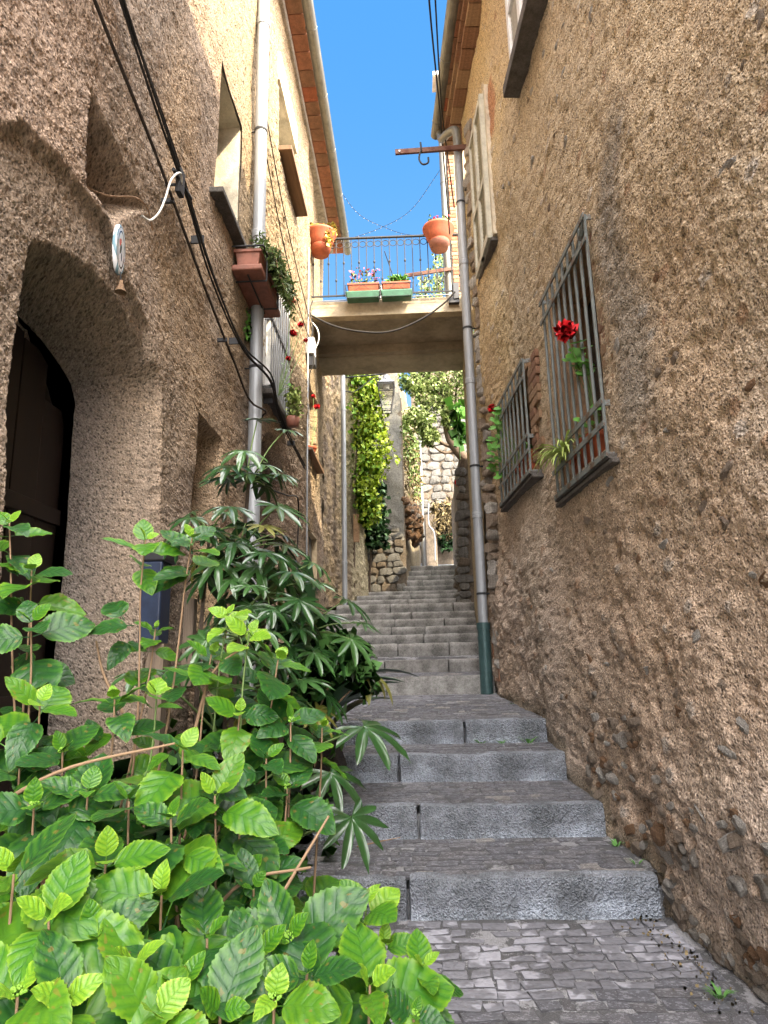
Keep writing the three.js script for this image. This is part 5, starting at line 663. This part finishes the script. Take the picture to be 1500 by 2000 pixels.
function blade(root, dir, L, w, curve, m, nu = 7) { // strap leaf that arches over; three vertices across
  const d = V(...dir).normalize(), s = V(-d.z, 0, d.x).normalize(), pos = [], idx = []; const p = V(...root), c = d.clone();
  for (let i = 0; i <= nu; i++) { const t = i / nu, ww = w * Math.pow(Math.sin(Math.PI * (0.06 + 0.93 * t)), 0.7), up = new THREE.Vector3().crossVectors(s, c).normalize(); for (const k of [-1, 0, 1]) pos.push(p.x + s.x * ww * k + up.x * -Math.abs(k) * ww * -0.35, p.y + s.y * ww * k + up.y * Math.abs(k) * ww * 0.35, p.z + s.z * ww * k + up.z * Math.abs(k) * ww * 0.35); p.addScaledVector(c, L / nu); c.y -= curve / nu * 1.3; c.normalize(); }
  for (let i = 0; i < nu; i++) for (let k = 0; k < 2; k++) { const a = i * 3 + k; idx.push(a, a + 1, a + 3, a + 1, a + 4, a + 3); } const g = new THREE.BufferGeometry(); g.setAttribute('position', new THREE.Float32BufferAttribute(pos, 3)); g.setIndex(idx); g.computeVertexNormals(); return boxUV(g);
}
// ---------------------------------------------------------------- hydrangea in the foreground
// leaf print: dark along the veins, paler between them and at the toothed edge
const VW = 192, VH = 320;
function veinAt(u, t) { // u -1..1 across the blade, t 0..1 along it; 1 on a vein
  const mid = Math.exp(-Math.pow(u / 0.045, 2)), q = (t - Math.abs(u) * 0.26) * 5.8 + (u > 0 ? 0.25 : 0), f = Math.abs(q - Math.round(q)); const side = Math.exp(-Math.pow(f / 0.1, 2)) * (q > 0.4 ? 1 : 0); const fine = Math.exp(-Math.pow(Math.abs(((q * 3.7 + Math.abs(u) * 13) % 1) - 0.5) / 0.12, 2)) * 0.35;
  return [Math.max(mid, side * 0.9), fine];
}
function leafTex(dark, light, edge, vein, spread, seed) {
  return tex(VW, VH, (x, y) => { const u = (x / (VW - 1)) * 2 - 1, t = y / (VH - 1), q = (t - Math.abs(u) * 0.26) * 5.8 + (u > 0 ? 0.25 : 0), f = Math.abs(q - Math.round(q)) * 2, [v, fn] = veinAt(u, t), n = 0.5 + 0.5 * fbm(u * 3 + seed, t * 5, seed, 3), sp = noise(u * 16 + seed, t * 26, 7);
    let c = mix3(dark, light, clamp(step(0.15, 0.95, f) * (0.35 + spread * Math.abs(u)) + 0.5 * (n - 0.5) + 0.2 * sp)); c = mix3(c, edge, step(0.72, 1.0, Math.abs(u)) * 0.75 + step(0.9, 1, t) * 0.3); c = mix3(c, vein, v * 0.5 + fn * 0.14); if (seed > 2) { const s = step(0.86, 0.92, noise(u * 5 + seed * 3, t * 8, seed) * 0.5 + 0.5); c = mix3(c, [0.2, 0.14, 0.03], s * 0.5 + step(0.95, 1, t + 0.06 * n - 0.03) * 0.35); } return c; });
}
const leafBump = tex(VW, VH, (x, y) => { const u = (x / (VW - 1)) * 2 - 1, t = y / (VH - 1), q = (t - Math.abs(u) * 0.26) * 5.8 + (u > 0 ? 0.25 : 0), f = Math.abs(q - Math.round(q)) * 2, [v, fn] = veinAt(u, t); return clamp(0.25 + 0.6 * Math.sqrt(clamp(f)) - 0.3 * v - 0.12 * fn + 0.22 * noise(u * 11, t * 17, 3)); }, false);
const HYD = [
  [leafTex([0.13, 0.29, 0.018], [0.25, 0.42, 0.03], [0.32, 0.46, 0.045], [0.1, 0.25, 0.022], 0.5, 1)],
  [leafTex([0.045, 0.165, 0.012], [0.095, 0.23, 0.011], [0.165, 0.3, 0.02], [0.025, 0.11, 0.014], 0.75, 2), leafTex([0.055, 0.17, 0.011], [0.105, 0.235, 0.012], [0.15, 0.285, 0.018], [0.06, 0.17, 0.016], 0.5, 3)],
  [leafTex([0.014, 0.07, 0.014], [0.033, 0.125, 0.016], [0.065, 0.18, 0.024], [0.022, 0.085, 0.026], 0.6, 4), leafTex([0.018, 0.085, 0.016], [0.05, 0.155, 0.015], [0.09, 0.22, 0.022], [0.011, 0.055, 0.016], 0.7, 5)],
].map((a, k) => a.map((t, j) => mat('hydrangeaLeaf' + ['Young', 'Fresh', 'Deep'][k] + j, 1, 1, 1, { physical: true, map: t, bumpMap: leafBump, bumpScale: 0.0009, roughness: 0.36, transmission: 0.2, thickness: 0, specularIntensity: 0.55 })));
HYD.flat().forEach((m) => { m.map.wrapS = m.map.wrapT = THREE.ClampToEdgeWrapping; });
function hydrangeaLeaf(seed, fold, droop, wide) { // blade 1 long from z = 0.16, on a short stalk from the origin; faces +y
  const R = rng(seed), nu = 26, nv = 3, pos = [], uv = [], idx = [], tw = (R() - 0.5) * 0.35, bend = (R() - 0.5) * 0.16;
  for (let i = 0; i <= nu; i++) { const t = i / nu; let w = wide * Math.pow(Math.sin(Math.PI * Math.pow(t, 0.82)), 0.72) * (1 - 0.25 * t); if (t > 0.9) w *= 1 - (t - 0.9) * 3; const tooth = t > 0.1 && t < 0.97 ? (i % 2 ? 1 : 0.93) : 1;
    for (let k = -nv; k <= nv; k++) { const u = k / nv, ww = w * u * (Math.abs(k) === nv ? tooth : 1), wav = 0.014 * Math.sin(t * 19 + seed + (u > 0 ? 1 : 0)) * Math.abs(u); const q = (t - Math.abs(u) * 0.26) * 5.8, pl = 0.003 * (Math.abs(Math.sin(q * Math.PI)) - 0.5);
      const y = fold * Math.abs(ww) * (1 - 0.3 * t) - droop * t * t + wav + pl + tw * ww * t; pos.push(ww + bend * t * t, y, 0.16 + t * (1 - droop * 0.28 * t)); uv.push(0.5 + u * 0.5, t); } }
  const c = 2 * nv + 1; for (let i = 0; i < nu; i++) for (let k = 0; k < 2 * nv; k++) { const a = i * c + k; idx.push(a, a + c, a + 1, a + 1, a + c, a + c + 1); }
  const b = pos.length / 3; [[-0.012, 0], [0.012, 0], [0, -0.016]].forEach(([x, y]) => { pos.push(x, y, 0, x, y + 0.004, 0.18); uv.push(0.5, 0.02, 0.5, 0.03); }); for (let k = 0; k < 3; k++) { const a = b + 2 * k, e = b + 2 * ((k + 1) % 3); idx.push(a, a + 1, e, e, a + 1, e + 1); }
  const g = new THREE.BufferGeometry(); g.setAttribute('position', new THREE.Float32BufferAttribute(pos, 3)); g.setAttribute('uv', new THREE.Float32BufferAttribute(uv, 2)); g.setIndex(idx); g.computeVertexNormals(); return g;
}
const hydGeos = [hydrangeaLeaf(1, 0.14, 0.14, 0.42), hydrangeaLeaf(2, 0.08, 0.26, 0.4), hydrangeaLeaf(3, 0.22, 0.1, 0.38), hydrangeaLeaf(4, 0.1, 0.2, 0.44), hydrangeaLeaf(5, 0.18, 0.36, 0.4), hydrangeaLeaf(6, 0.3, 0.05, 0.36)];
const budGeo = (() => { const R = rng(8), l = []; for (let i = 0; i < 34; i++) { const a = R() * 6.28, r = Math.sqrt(R()) * 0.9, g = new THREE.IcosahedronGeometry(0.15 + 0.1 * R(), 0); g.translate(r * Math.cos(a), 0.35 * (1 - r * r) + 0.08 * R(), r * Math.sin(a)); l.push(boxUV(g)); } return join(l); })();
mat('budGreen', 0.17, 0.34, 0.03, { roughness: 0.6 });
{
  const t = thing('hydrangea_shrub', 'large bright green hydrangea shrub filling the near left corner', 'shrub'), R = rng(2024);
  // shoot tips: x, y, z, size, tone (0 young, 1 fresh, 2 deep)
  const tips = [];
  const add = (s) => s.split(';').forEach((q) => tips.push(q.split(',').map(Number)));
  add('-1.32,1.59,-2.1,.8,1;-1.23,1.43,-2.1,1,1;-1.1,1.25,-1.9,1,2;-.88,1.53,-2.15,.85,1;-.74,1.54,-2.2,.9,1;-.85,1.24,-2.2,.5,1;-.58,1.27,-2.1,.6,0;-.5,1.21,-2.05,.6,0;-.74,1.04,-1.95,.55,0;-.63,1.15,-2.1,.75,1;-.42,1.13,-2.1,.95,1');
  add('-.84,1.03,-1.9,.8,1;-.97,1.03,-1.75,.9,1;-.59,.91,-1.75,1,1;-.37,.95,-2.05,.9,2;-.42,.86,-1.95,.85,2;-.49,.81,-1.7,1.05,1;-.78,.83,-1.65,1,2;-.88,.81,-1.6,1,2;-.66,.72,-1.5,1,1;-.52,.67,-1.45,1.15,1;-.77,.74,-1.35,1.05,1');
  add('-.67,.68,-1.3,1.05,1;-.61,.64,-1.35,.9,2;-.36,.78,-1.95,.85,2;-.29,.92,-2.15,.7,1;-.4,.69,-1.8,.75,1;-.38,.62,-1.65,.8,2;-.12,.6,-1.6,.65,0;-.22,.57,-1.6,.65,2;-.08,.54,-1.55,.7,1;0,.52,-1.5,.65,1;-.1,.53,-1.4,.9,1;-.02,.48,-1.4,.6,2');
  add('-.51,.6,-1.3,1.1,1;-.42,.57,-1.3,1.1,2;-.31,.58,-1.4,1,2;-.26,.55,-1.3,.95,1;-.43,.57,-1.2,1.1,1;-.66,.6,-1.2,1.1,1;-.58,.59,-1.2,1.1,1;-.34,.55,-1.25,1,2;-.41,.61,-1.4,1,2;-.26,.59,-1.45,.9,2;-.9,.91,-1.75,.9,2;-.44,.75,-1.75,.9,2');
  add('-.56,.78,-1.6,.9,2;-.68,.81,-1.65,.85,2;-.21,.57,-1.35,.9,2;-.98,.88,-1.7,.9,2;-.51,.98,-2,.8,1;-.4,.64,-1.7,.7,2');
  const bases = [V(-0.78, 0, -1.85), V(-0.5, -0.05, -1.55), V(-1.0, 0.02, -2.0), V(-0.3, -0.05, -1.6), V(-0.7, -0.08, -1.3)], placed = [], Q = new THREE.Matrix4(), stems = [], buds = [];
  const leafAt = (p, dir, az, el, len, tone, roll) => { const a = V(0, 1, 0); let s = dir.clone().normalize(), e1 = new THREE.Vector3().crossVectors(Math.abs(s.y) > 0.95 ? V(1, 0, 0) : a, s).normalize(), e2 = new THREE.Vector3().crossVectors(s, e1); const out = e1.multiplyScalar(Math.cos(az)).addScaledVector(e2, Math.sin(az)), L = out.clone().multiplyScalar(Math.cos(el)).addScaledVector(s, Math.sin(el)).normalize(); let N = s.clone().multiplyScalar(Math.cos(el)).addScaledVector(out, -Math.sin(el)).normalize(); N.applyAxisAngle(L, roll); const X = new THREE.Vector3().crossVectors(N, L); Q.makeBasis(X, N, L); const m = Q.clone(); m.scale(V(len * (0.84 + 0.34 * R()), len * (0.6 + R()), len)); m.setPosition(p); placed.push({ m, len, tone, p: p.clone() }); };
  for (const [x, y, z, sz, tone] of tips) {
    const tip = V(x, y, z), b = bases.slice().sort((p, q) => Math.hypot(p.x - x, p.z - z) - Math.hypot(q.x - x, q.z - z))[Math.floor(R() * 1.6)], lean = V(x - b.x, 0, z - b.z), mid = b.clone().lerp(tip, 0.55).add(V(lean.x * 0.18 + (R() - 0.5) * 0.08, -0.06, lean.z * 0.18 + (R() - 0.5) * 0.08)), c = new THREE.CatmullRomCurve3([b.clone().add(V((R() - 0.5) * 0.12, 0, (R() - 0.5) * 0.12)), mid, tip.clone().add(V(-lean.x * 0.04, -0.12, -lean.z * 0.04)), tip]);
    const dir = c.getTangentAt(1).multiplyScalar(0.5).add(V(0.18 + 0.6 * (R() - 0.5), 0.42, 0.5 + 0.6 * (R() - 0.5))).normalize(), len = 0.16 * sz; stems.push([c.getSpacedPoints(9), tone === 0 ? 0.0035 : 0.0055, 0.0026]);
    let az = R() * 3.1; const pairs = tone === 0 ? [[0.42, 0.8, 0], [0.85, 0.55, 0.018], [1, 0.3, 0.05]] : [[0.36, 0.95, 0], [0.74, 0.45, 0.016], [1, 0.15, 0.045], [1.02, -0.1, 0.1]];
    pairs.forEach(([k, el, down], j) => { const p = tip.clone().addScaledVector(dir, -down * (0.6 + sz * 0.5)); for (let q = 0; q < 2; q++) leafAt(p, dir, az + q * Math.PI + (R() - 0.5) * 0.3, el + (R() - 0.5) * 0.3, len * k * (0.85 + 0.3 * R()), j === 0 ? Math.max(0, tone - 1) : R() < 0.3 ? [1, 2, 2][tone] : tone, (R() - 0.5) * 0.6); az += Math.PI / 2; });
    if (tone > 0 && R() < 0.4) buds.push([tip.clone().addScaledVector(dir, 0.006), dir, 0.015 * sz]);
    for (let k = 0; k < (y > 0.7 ? 6 : 4); k++) { const f = 0.42 + 0.52 * R(), p = c.getPointAt(f), d = c.getTangentAt(f).multiplyScalar(0.3).add(V(0.15, 0.45, 0.5)).normalize(); if (R() < 0.8) leafAt(p.add(V((R() - 0.5) * 0.1, (R() - 0.5) * 0.06, (R() - 0.5) * 0.1)), d, R() * 6.28, 0.1 + 0.4 * (R() - 0.5), 0.12 * (0.6 + 0.6 * R()), R() < 0.6 ? 2 : 1, (R() - 0.5) * 0.8); }
  }
  const vis = (o) => { const d = -o.p.z, s = o.len / d, px = o.p.x / d, low = o.p.y; return s * (px < -0.62 ? 0.3 : 1) * (low < 0.3 ? 0.4 : 1); };
  placed.sort((a, b) => vis(b) - vis(a)); const rest = [[], [], []];
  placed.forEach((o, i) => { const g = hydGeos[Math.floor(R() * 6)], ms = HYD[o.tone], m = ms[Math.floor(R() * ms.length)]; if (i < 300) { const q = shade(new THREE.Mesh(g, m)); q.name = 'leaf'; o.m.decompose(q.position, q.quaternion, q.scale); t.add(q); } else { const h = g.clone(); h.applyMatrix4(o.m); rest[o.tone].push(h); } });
  rest.forEach((l, k) => { if (l.length) part(t, 'inner_leaves', mergeGeometries(l), HYD[k][0]).userData.kind = 'stuff'; });
  for (const [pts, r0, r1] of stems) part(t, 'stem', taper(pts, r0, r1, 6), r0 > 0.004 ? M.twig : M.greenStem); for (const b of bases) for (let k = 0; k < 3; k++) part(t, 'stem', taper([b, b.clone().add(V((R() - 0.5) * 0.25, 0.25, (R() - 0.5) * 0.25)), b.clone().add(V((R() - 0.5) * 0.4 - 0.05, 0.6, (R() - 0.5) * 0.35))], 0.011, 0.006, 7), M.twig);
  for (const [p, d, s] of buds) { const q = part(t, 'flower_bud', budGeo, M.budGreen); q.position.copy(p); q.scale.set(s, s, s); q.quaternion.setFromUnitVectors(V(0, 1, 0), d); }
  for (const P of [[[-0.55, 0.45, -1.72], [-0.42, 0.62, -1.68], [-0.25, 0.66, -1.66]], [[-0.42, 0.4, -1.6], [-0.33, 0.58, -1.62], [-0.22, 0.75, -1.75]], [[-1.05, 0.78, -1.68], [-0.85, 0.88, -1.66], [-0.6, 0.93, -1.72]], [[-0.9, 0.98, -2.1], [-0.97, 1.1, -2.1], [-1.0, 1.2, -2.1]], [[-0.68, 0.9, -2.1], [-0.62, 1.1, -2.1], [-0.5, 1.18, -2.06]]]) part(t, 'stem', taper(P, 0.006, 0.003, 6), M.twig);
}
// ---------------------------------------------------------------- fatsia and its neighbours
mat('fatsiaLeaf', 0.025, 0.085, 0.02, { physical: true, roughness: 0.3, clearcoat: 0.35, clearcoatRoughness: 0.25, map: rep(blotMap, 0.7), transmission: 0.06, thickness: 0 }); mat('fatsiaPale', 0.055, 0.15, 0.035, { physical: true, roughness: 0.3, clearcoat: 0.35, clearcoatRoughness: 0.3, map: rep(blotMap, 0.7), transmission: 0.15, thickness: 0 }); mat('fatsiaYellow', 0.22, 0.22, 0.04, { physical: true, roughness: 0.45, map: rep(blotMap, 0.7), transmission: 0.2, thickness: 0 }); mat('aspidistraLeaf', 0.018, 0.06, 0.02, { roughness: 0.38 });
function palmate(seed, lobes, droop) { // hand-shaped leaf of about unit radius, stalk at the origin, tip towards +z
  const R = rng(seed), nr = 6, na = lobes * 10, pos = [], uv = [], idx = [], th = 2.25, ls = Array.from({ length: lobes }, (_, i) => { const f = i / (lobes - 1) * 2 - 1; return [f * th, (1 - 0.42 * f * f) * (0.92 + 0.16 * R())]; });
  for (let j = 0; j <= na; j++) { const a = -th - 0.18 + (2 * th + 0.36) * j / na; let r = 0.2; ls.forEach(([c, l]) => { const x = Math.abs(a - c) / (th / (lobes - 1)); if (x < 1) { const k = Math.pow(1 - x, 0.85); r = Math.max(r, 0.26 + (l - 0.26) * k); } }); const x = ls.reduce((b, [c]) => Math.min(b, Math.abs(a - c)), 9) / (th / (lobes - 1));
    for (let i = 0; i <= nr; i++) { const f = i / nr, q = r * f, tooth = f > 0.6 ? 1 + 0.03 * Math.sin(j * 2.3) : 1; pos.push(Math.sin(a) * q * tooth, 0.16 * q * (x - 0.4) * f - droop * q * q + 0.015 * noise(a * 3, q * 5, seed), Math.cos(a) * q * tooth); uv.push(Math.sin(a) * q, Math.cos(a) * q); } }
  for (let j = 0; j < na; j++) for (let i = 0; i < nr; i++) { const a = j * (nr + 1) + i, b = a + nr + 1; idx.push(a, a + 1, b, a + 1, b + 1, b); }
  const g = new THREE.BufferGeometry(); g.setAttribute('position', new THREE.Float32BufferAttribute(pos, 3)); g.setAttribute('uv', new THREE.Float32BufferAttribute(uv, 2)); g.setIndex(idx); g.computeVertexNormals(); return g;
}
const palms = [palmate(1, 9, 0.18), palmate(2, 8, 0.32), palmate(3, 9, 0.1), palmate(4, 7, 0.45)];
{
  const t = thing('fatsia_shrub', 'tall glossy fatsia with hand-shaped leaves in front of the drainpipe', 'shrub'), R = rng(606);
  const whorl = (top, n, r0, size, low, list) => { for (let i = 0; i < n; i++) { const a = i * 2.4 + R() * 0.5, el = lerp(low, 0.9, Math.pow(i / n, 1.3)) + (R() - 0.5) * 0.15, l = r0 * (0.7 + 0.5 * R()), out = V(Math.cos(a) * Math.cos(el) + 0.15, Math.sin(el), Math.sin(a) * Math.cos(el) + 0.15), e = top.clone().addScaledVector(out, l), s = size * (0.75 + 0.45 * R()); if (e.x < -1.3) e.x = -1.3 + 0.05 * R();
      part(t, 'leaf_stalk', taper([top, top.clone().addScaledVector(out, l * 0.5).add(V(0, 0.02, 0)), e], 0.006, 0.0035, 6), M.greenStem); const Z = V(out.x, -0.25 - 0.4 * R() - (el < 0 ? 0.5 : 0), out.z).normalize(), Yt = V(0.1, 1, 0.2), X = new THREE.Vector3().crossVectors(Yt, Z).normalize(), Y = new THREE.Vector3().crossVectors(Z, X), q = part(t, 'leaf', palms[Math.floor(R() * 4)], R() < 0.02 + (el < -0.2 ? 0.12 : 0) ? M.fatsiaYellow : R() < 0.3 ? M.fatsiaPale : M.fatsiaLeaf); q.quaternion.setFromRotationMatrix(new THREE.Matrix4().makeBasis(X, Y, Z)); q.position.copy(e); q.scale.set(s, s, s); } };
  const stem = (P, r) => part(t, 'stem', taper(P, r, r * 0.6, 8), M.bark), A = V(-1.0, 2.22, -4.0), B = V(-0.99, 1.76, -3.8), C = V(-0.82, 1.5, -3.72), D = V(-0.6, 1.28, -3.75), E = V(-1.15, 1.85, -3.72), F = V(-0.88, 1.25, -3.4);
  stem([[-1.05, 0.3, -3.6], [-1.0, 1.0, -3.7], B], 0.02); stem([[-0.98, 0.3, -3.75], [-1.02, 1.4, -3.9], A], 0.018); stem([[-0.9, 0.3, -3.6], [-0.85, 0.9, -3.65], C], 0.018); stem([[-0.8, 0.3, -3.6], [-0.7, 0.8, -3.7], D], 0.016); stem([[-1.1, 0.3, -3.5], [-1.15, 1.1, -3.6], E], 0.016); stem([[-0.9, 0.3, -3.3], [-0.9, 0.8, -3.35], F], 0.016);
  whorl(A, 12, 0.2, 0.18, 0.05); whorl(B, 22, 0.28, 0.2, -0.6); whorl(C, 20, 0.25, 0.18, -0.7); whorl(D, 20, 0.24, 0.17, -0.7); whorl(E, 10, 0.18, 0.15, -0.2); whorl(F, 14, 0.22, 0.16, -0.6); whorl(V(-0.72, 1.0, -3.6), 14, 0.24, 0.17, -0.5);
  const one = (x, y, z, s, Z, m, from) => { const zz = V(...Z).normalize(), X = new THREE.Vector3().crossVectors(V(0.05, 1, 0.25), zz).normalize(), Y = new THREE.Vector3().crossVectors(zz, X), q = part(t, 'leaf', palms[Math.floor(R() * 3)], m); q.quaternion.setFromRotationMatrix(new THREE.Matrix4().makeBasis(X, Y, zz)); q.position.set(x, y, z); q.scale.set(s, s, s); part(t, 'leaf_stalk', taper([from, [lerp(from[0], x, 0.5), lerp(from[1], y, 0.6), lerp(from[2], z, 0.5)], [x, y, z]], 0.006, 0.004, 6), M.greenStem); };
  one(-1.0, 2.72, -4.2, 0.18, [0.6, -0.1, 0.5], M.fatsiaPale, [-1.02, 2.2, -4.0]); one(-0.82, 2.66, -4.25, 0.15, [0.8, -0.2, 0.2], M.fatsiaPale, [-1.0, 2.2, -4.0]); one(-1.18, 1.1, -2.9, 0.2, [0.9, -0.1, 0.5], M.fatsiaPale, [-0.95, 0.8, -3.3]); one(-1.0, 1.12, -2.95, 0.18, [0.7, 0, 0.7], M.fatsiaPale, [-0.95, 0.8, -3.3]); one(-0.2, 0.87, -2.7, 0.21, [0.75, -0.35, 0.45], M.fatsiaLeaf, [-0.7, 0.6, -3.0]); one(-0.32, 0.72, -2.6, 0.17, [0.6, -0.5, 0.5], M.fatsiaLeaf, [-0.7, 0.5, -3.0]); one(-0.22, 0.62, -2.35, 0.16, [0.4, -0.7, 0.4], M.fatsiaLeaf, [-0.6, 0.4, -2.6]);
}
{
  const t = thing('aspidistra', 'clump of dark strap-leaved aspidistra at the left end of the steps', 'plant'), R = rng(717);
  part(t, 'leaf', blade([-0.72, 1.1, -4.45], [0.05, 1, 0.05], 0.72, 0.1, 0.15, null, 10), M.aspidistraLeaf);
  for (let i = 0; i < 26; i++) { const a = -0.6 + R() * 3.4, x = -0.62 + 0.25 * (R() - 0.5), z = -4.2 + 0.4 * (R() - 0.5); part(t, 'leaf', blade([x, groundY(4.2) + 0.35 + 0.3 * R(), z], [Math.cos(a - 0.9) * 0.75 + 0.2, 0.75 + 0.4 * R(), Math.sin(a - 0.9) * 0.6], 0.42 + 0.2 * R(), 0.05 + 0.02 * R(), 0.5 + 0.5 * R(), null, 9), M.aspidistraLeaf); }
  inst(t, 'root_clump', rocksFine[0], M.soil, [-0.68, groundY(4.2) + 0.16, -4.2], [0.3, 0.24, 0.35]);
}
{
  const t = thing('leafy_shrub', 'light green small-leaved shrub with drooping tips beside the fifth step', 'shrub'), R = rng(818); part(t, 'foliage', cloud(700, (q) => { const s = q(); return [-0.62 + s * 0.38 + 0.08 * (q() - 0.5), 1.0 + 0.22 * Math.sin(s * 2.6) - 0.12 * s * s + 0.2 * (q() - 0.5), -3.85 + 0.3 * (q() - 0.5)]; }, 0.07, 819, 2.6), M.fernLeaf);
  part(t, 'drooping_leaf', [blade([-0.24, 1.05, -3.85], [0.3, -0.3, 0.1], 0.17, 0.022, 1.2), blade([-0.22, 1.04, -3.84], [0.5, -0.4, 0.2], 0.2, 0.022, 1.2), blade([-0.27, 1.05, -3.82], [0.1, -0.5, 0.3], 0.18, 0.022, 1.0)], M.fatsiaYellow); part(t, 'stem', taper([[-0.6, 0.35, -3.9], [-0.5, 0.8, -3.9], [-0.25, 1.06, -3.85]], 0.008, 0.003), M.twig); part(t, 'stem', [taper([[-0.65, 0.35, -3.85], [-0.55, 0.8, -3.8], [-0.4, 1.15, -3.8]], 0.008, 0.003)], M.twig);
}
{ const t = thing('ground_ivy', 'dark low foliage massed behind the hydrangea along the left wall', 'undergrowth'); t.userData.kind = 'stuff'; part(t, 'foliage', cloud(2600, (R) => { const d = 1.9 + 2.5 * R(); return [-1.35 + R() * 0.75 * (d < 3 ? 0.9 : 1), groundY(d) + Math.pow(R(), 1.3) * (0.55 + 0.2 * noise(d * 3, 1, 1)), -d]; }, 0.085, 821, 1.9), M.darkLeaf); part(t, 'pale_foliage', cloud(500, (R) => { const d = 2.0 + 2.2 * R(); return [-1.3 + R() * 0.9, groundY(d) + R() * 0.7, -d]; }, 0.07, 822, 1.9), M.geraniumLeaf); }
{ // weeds and litter along the steps and the foot of the wall
  const tuft = (lab, x, y, z, s, n, seed, g) => { const t = thing('weed', lab, 'weed', g), R = rng(seed); t.position.set(x, y, z); const l = []; for (let i = 0; i < n; i++) { const a = R() * 6.28; l.push(blade([Math.cos(a) * s * 0.3, 0, Math.sin(a) * s * 0.15], [Math.cos(a) * 0.7, 1, Math.sin(a) * 0.7], s * (0.5 + 0.7 * R()), s * 0.08, 0.9, null, 4)); } part(t, 'blade', l, M.fernLeaf); };
  tuft('small weed at the left of the fourth step foot', 0.46, 0.53, -4.955, 0.05, 14, 1); tuft('low weed at the middle of the fourth step foot', 0.6, 0.53, -4.95, 0.045, 16, 2); tuft('tallest weed at the fourth step foot, near the wall', 0.79, 0.53, -4.95, 0.075, 14, 3); tuft('green weed sprouting at the foot of the near right wall', 1.0, -0.02, -2.6, 0.05, 22, 4); tuft('weed in the wall foot beside the second step', 1.0, 0.17, -3.72, 0.05, 12, 5); tuft('weed at the wall foot above the lowest step', 1.0, 0.175, -3.4, 0.04, 10, 6); tuft('weed by the wall below the drainpipe landing', 0.84, 0.7, -6.0, 0.07, 14, 7);
  const R = rng(909), t = thing('leaf_litter', 'dry brown leaf litter gathered along the foot of the right wall', 'litter'); t.userData.kind = 'stuff'; part(t, 'fragments', cloud(130, (q) => { const d = 2.5 + 0.75 * q(); return [RX(d) - 0.05 - 0.2 * q() * q(), groundY(d) + 0.012, -d]; }, 0.011, 910, 2), M.dryGrass);
  const s = thing('twig', 'thin dry twig lying on the lowest tread', 'twig'); part(s, 'stick', taper([[-0.32, 0.19, -3.7], [-0.22, 0.2, -3.74], [-0.1, 0.2, -3.83]], 0.004, 0.002, 5), M.twig);
}
{ // the cat sitting between the troughs on the balcony
  const t = thing('cat', 'small grey and white cat sitting behind the balcony troughs', 'cat'), N = 34, mc = new MarchingCubes(N, M.whitePaint, false, false, 40000), f = mc.field, balls = [[0, -0.35, 0, 0.36], [0, -0.1, 0.05, 0.3], [0, 0.15, 0.1, 0.24], [0.02, 0.42, 0.14, 0.24], [0.05, 0.36, 0.34, 0.12], [-0.14, 0.62, 0.1, 0.08], [0.16, 0.62, 0.1, 0.08], [-0.13, -0.5, 0.3, 0.12], [0.13, -0.5, 0.3, 0.12], [-0.13, -0.25, 0.28, 0.1], [0.13, -0.25, 0.28, 0.1], [0.3, -0.6, -0.2, 0.08], [0.36, -0.62, 0.05, 0.07]];
  mc.isolation = 0; for (let k = 0; k < N; k++) for (let j = 0; j < N; j++) for (let i = 0; i < N; i++) { const x = (i - N / 2) / (N / 2), y = (j - N / 2) / (N / 2), z = (k - N / 2) / (N / 2); let d = 9; for (const [a, b, c, r] of balls) { const e = Math.hypot(x - a, y - b, z - c) - r, h = clamp(0.5 + 0.5 * (d - e) / 0.1); d = lerp(d, e, h) - 0.1 * h * (1 - h); } f[i + j * N + k * N * N] = -d; }
  mc.update(); const n = mc.count, g = new THREE.BufferGeometry(), P = mc.positionArray.slice(0, n * 3), C = new Float32Array(n * 3); for (let i = 0; i < n; i++) { const y = P[3 * i + 1], z = P[3 * i + 2], w = z > 0.2 && y < 0.45 ? 1 : 0, nn = 0.8 + 0.4 * noise(P[3 * i] * 6, y * 9, z * 6); const c = w ? [0.62, 0.6, 0.57] : [0.2 * nn, 0.18 * nn, 0.16 * nn]; C.set(c, 3 * i); }
  g.setAttribute('position', new THREE.BufferAttribute(P, 3)); g.setAttribute('normal', new THREE.BufferAttribute(mc.normalArray.slice(0, n * 3), 3)); g.setAttribute('color', new THREE.BufferAttribute(C, 3)); const m = mat('catFur', 1, 1, 1, { vertexColors: true, roughness: 0.9 }), o = part(t, 'body', g, m); o.scale.set(0.2, 0.24, 0.2); o.position.set(-0.37, 7.13, -10.12); o.rotation.y = 0.5;
  for (const s of [-1, 1]) inst(t, 'ear', new THREE.ConeGeometry(1, 2, 4), M.rubbleGrey, [-0.365 + s * 0.03, 7.285, -10.095], [0.018, 0.02, 0.01], [0, 0.5, -s * 0.2]);
}
renderer.render(scene, camera);
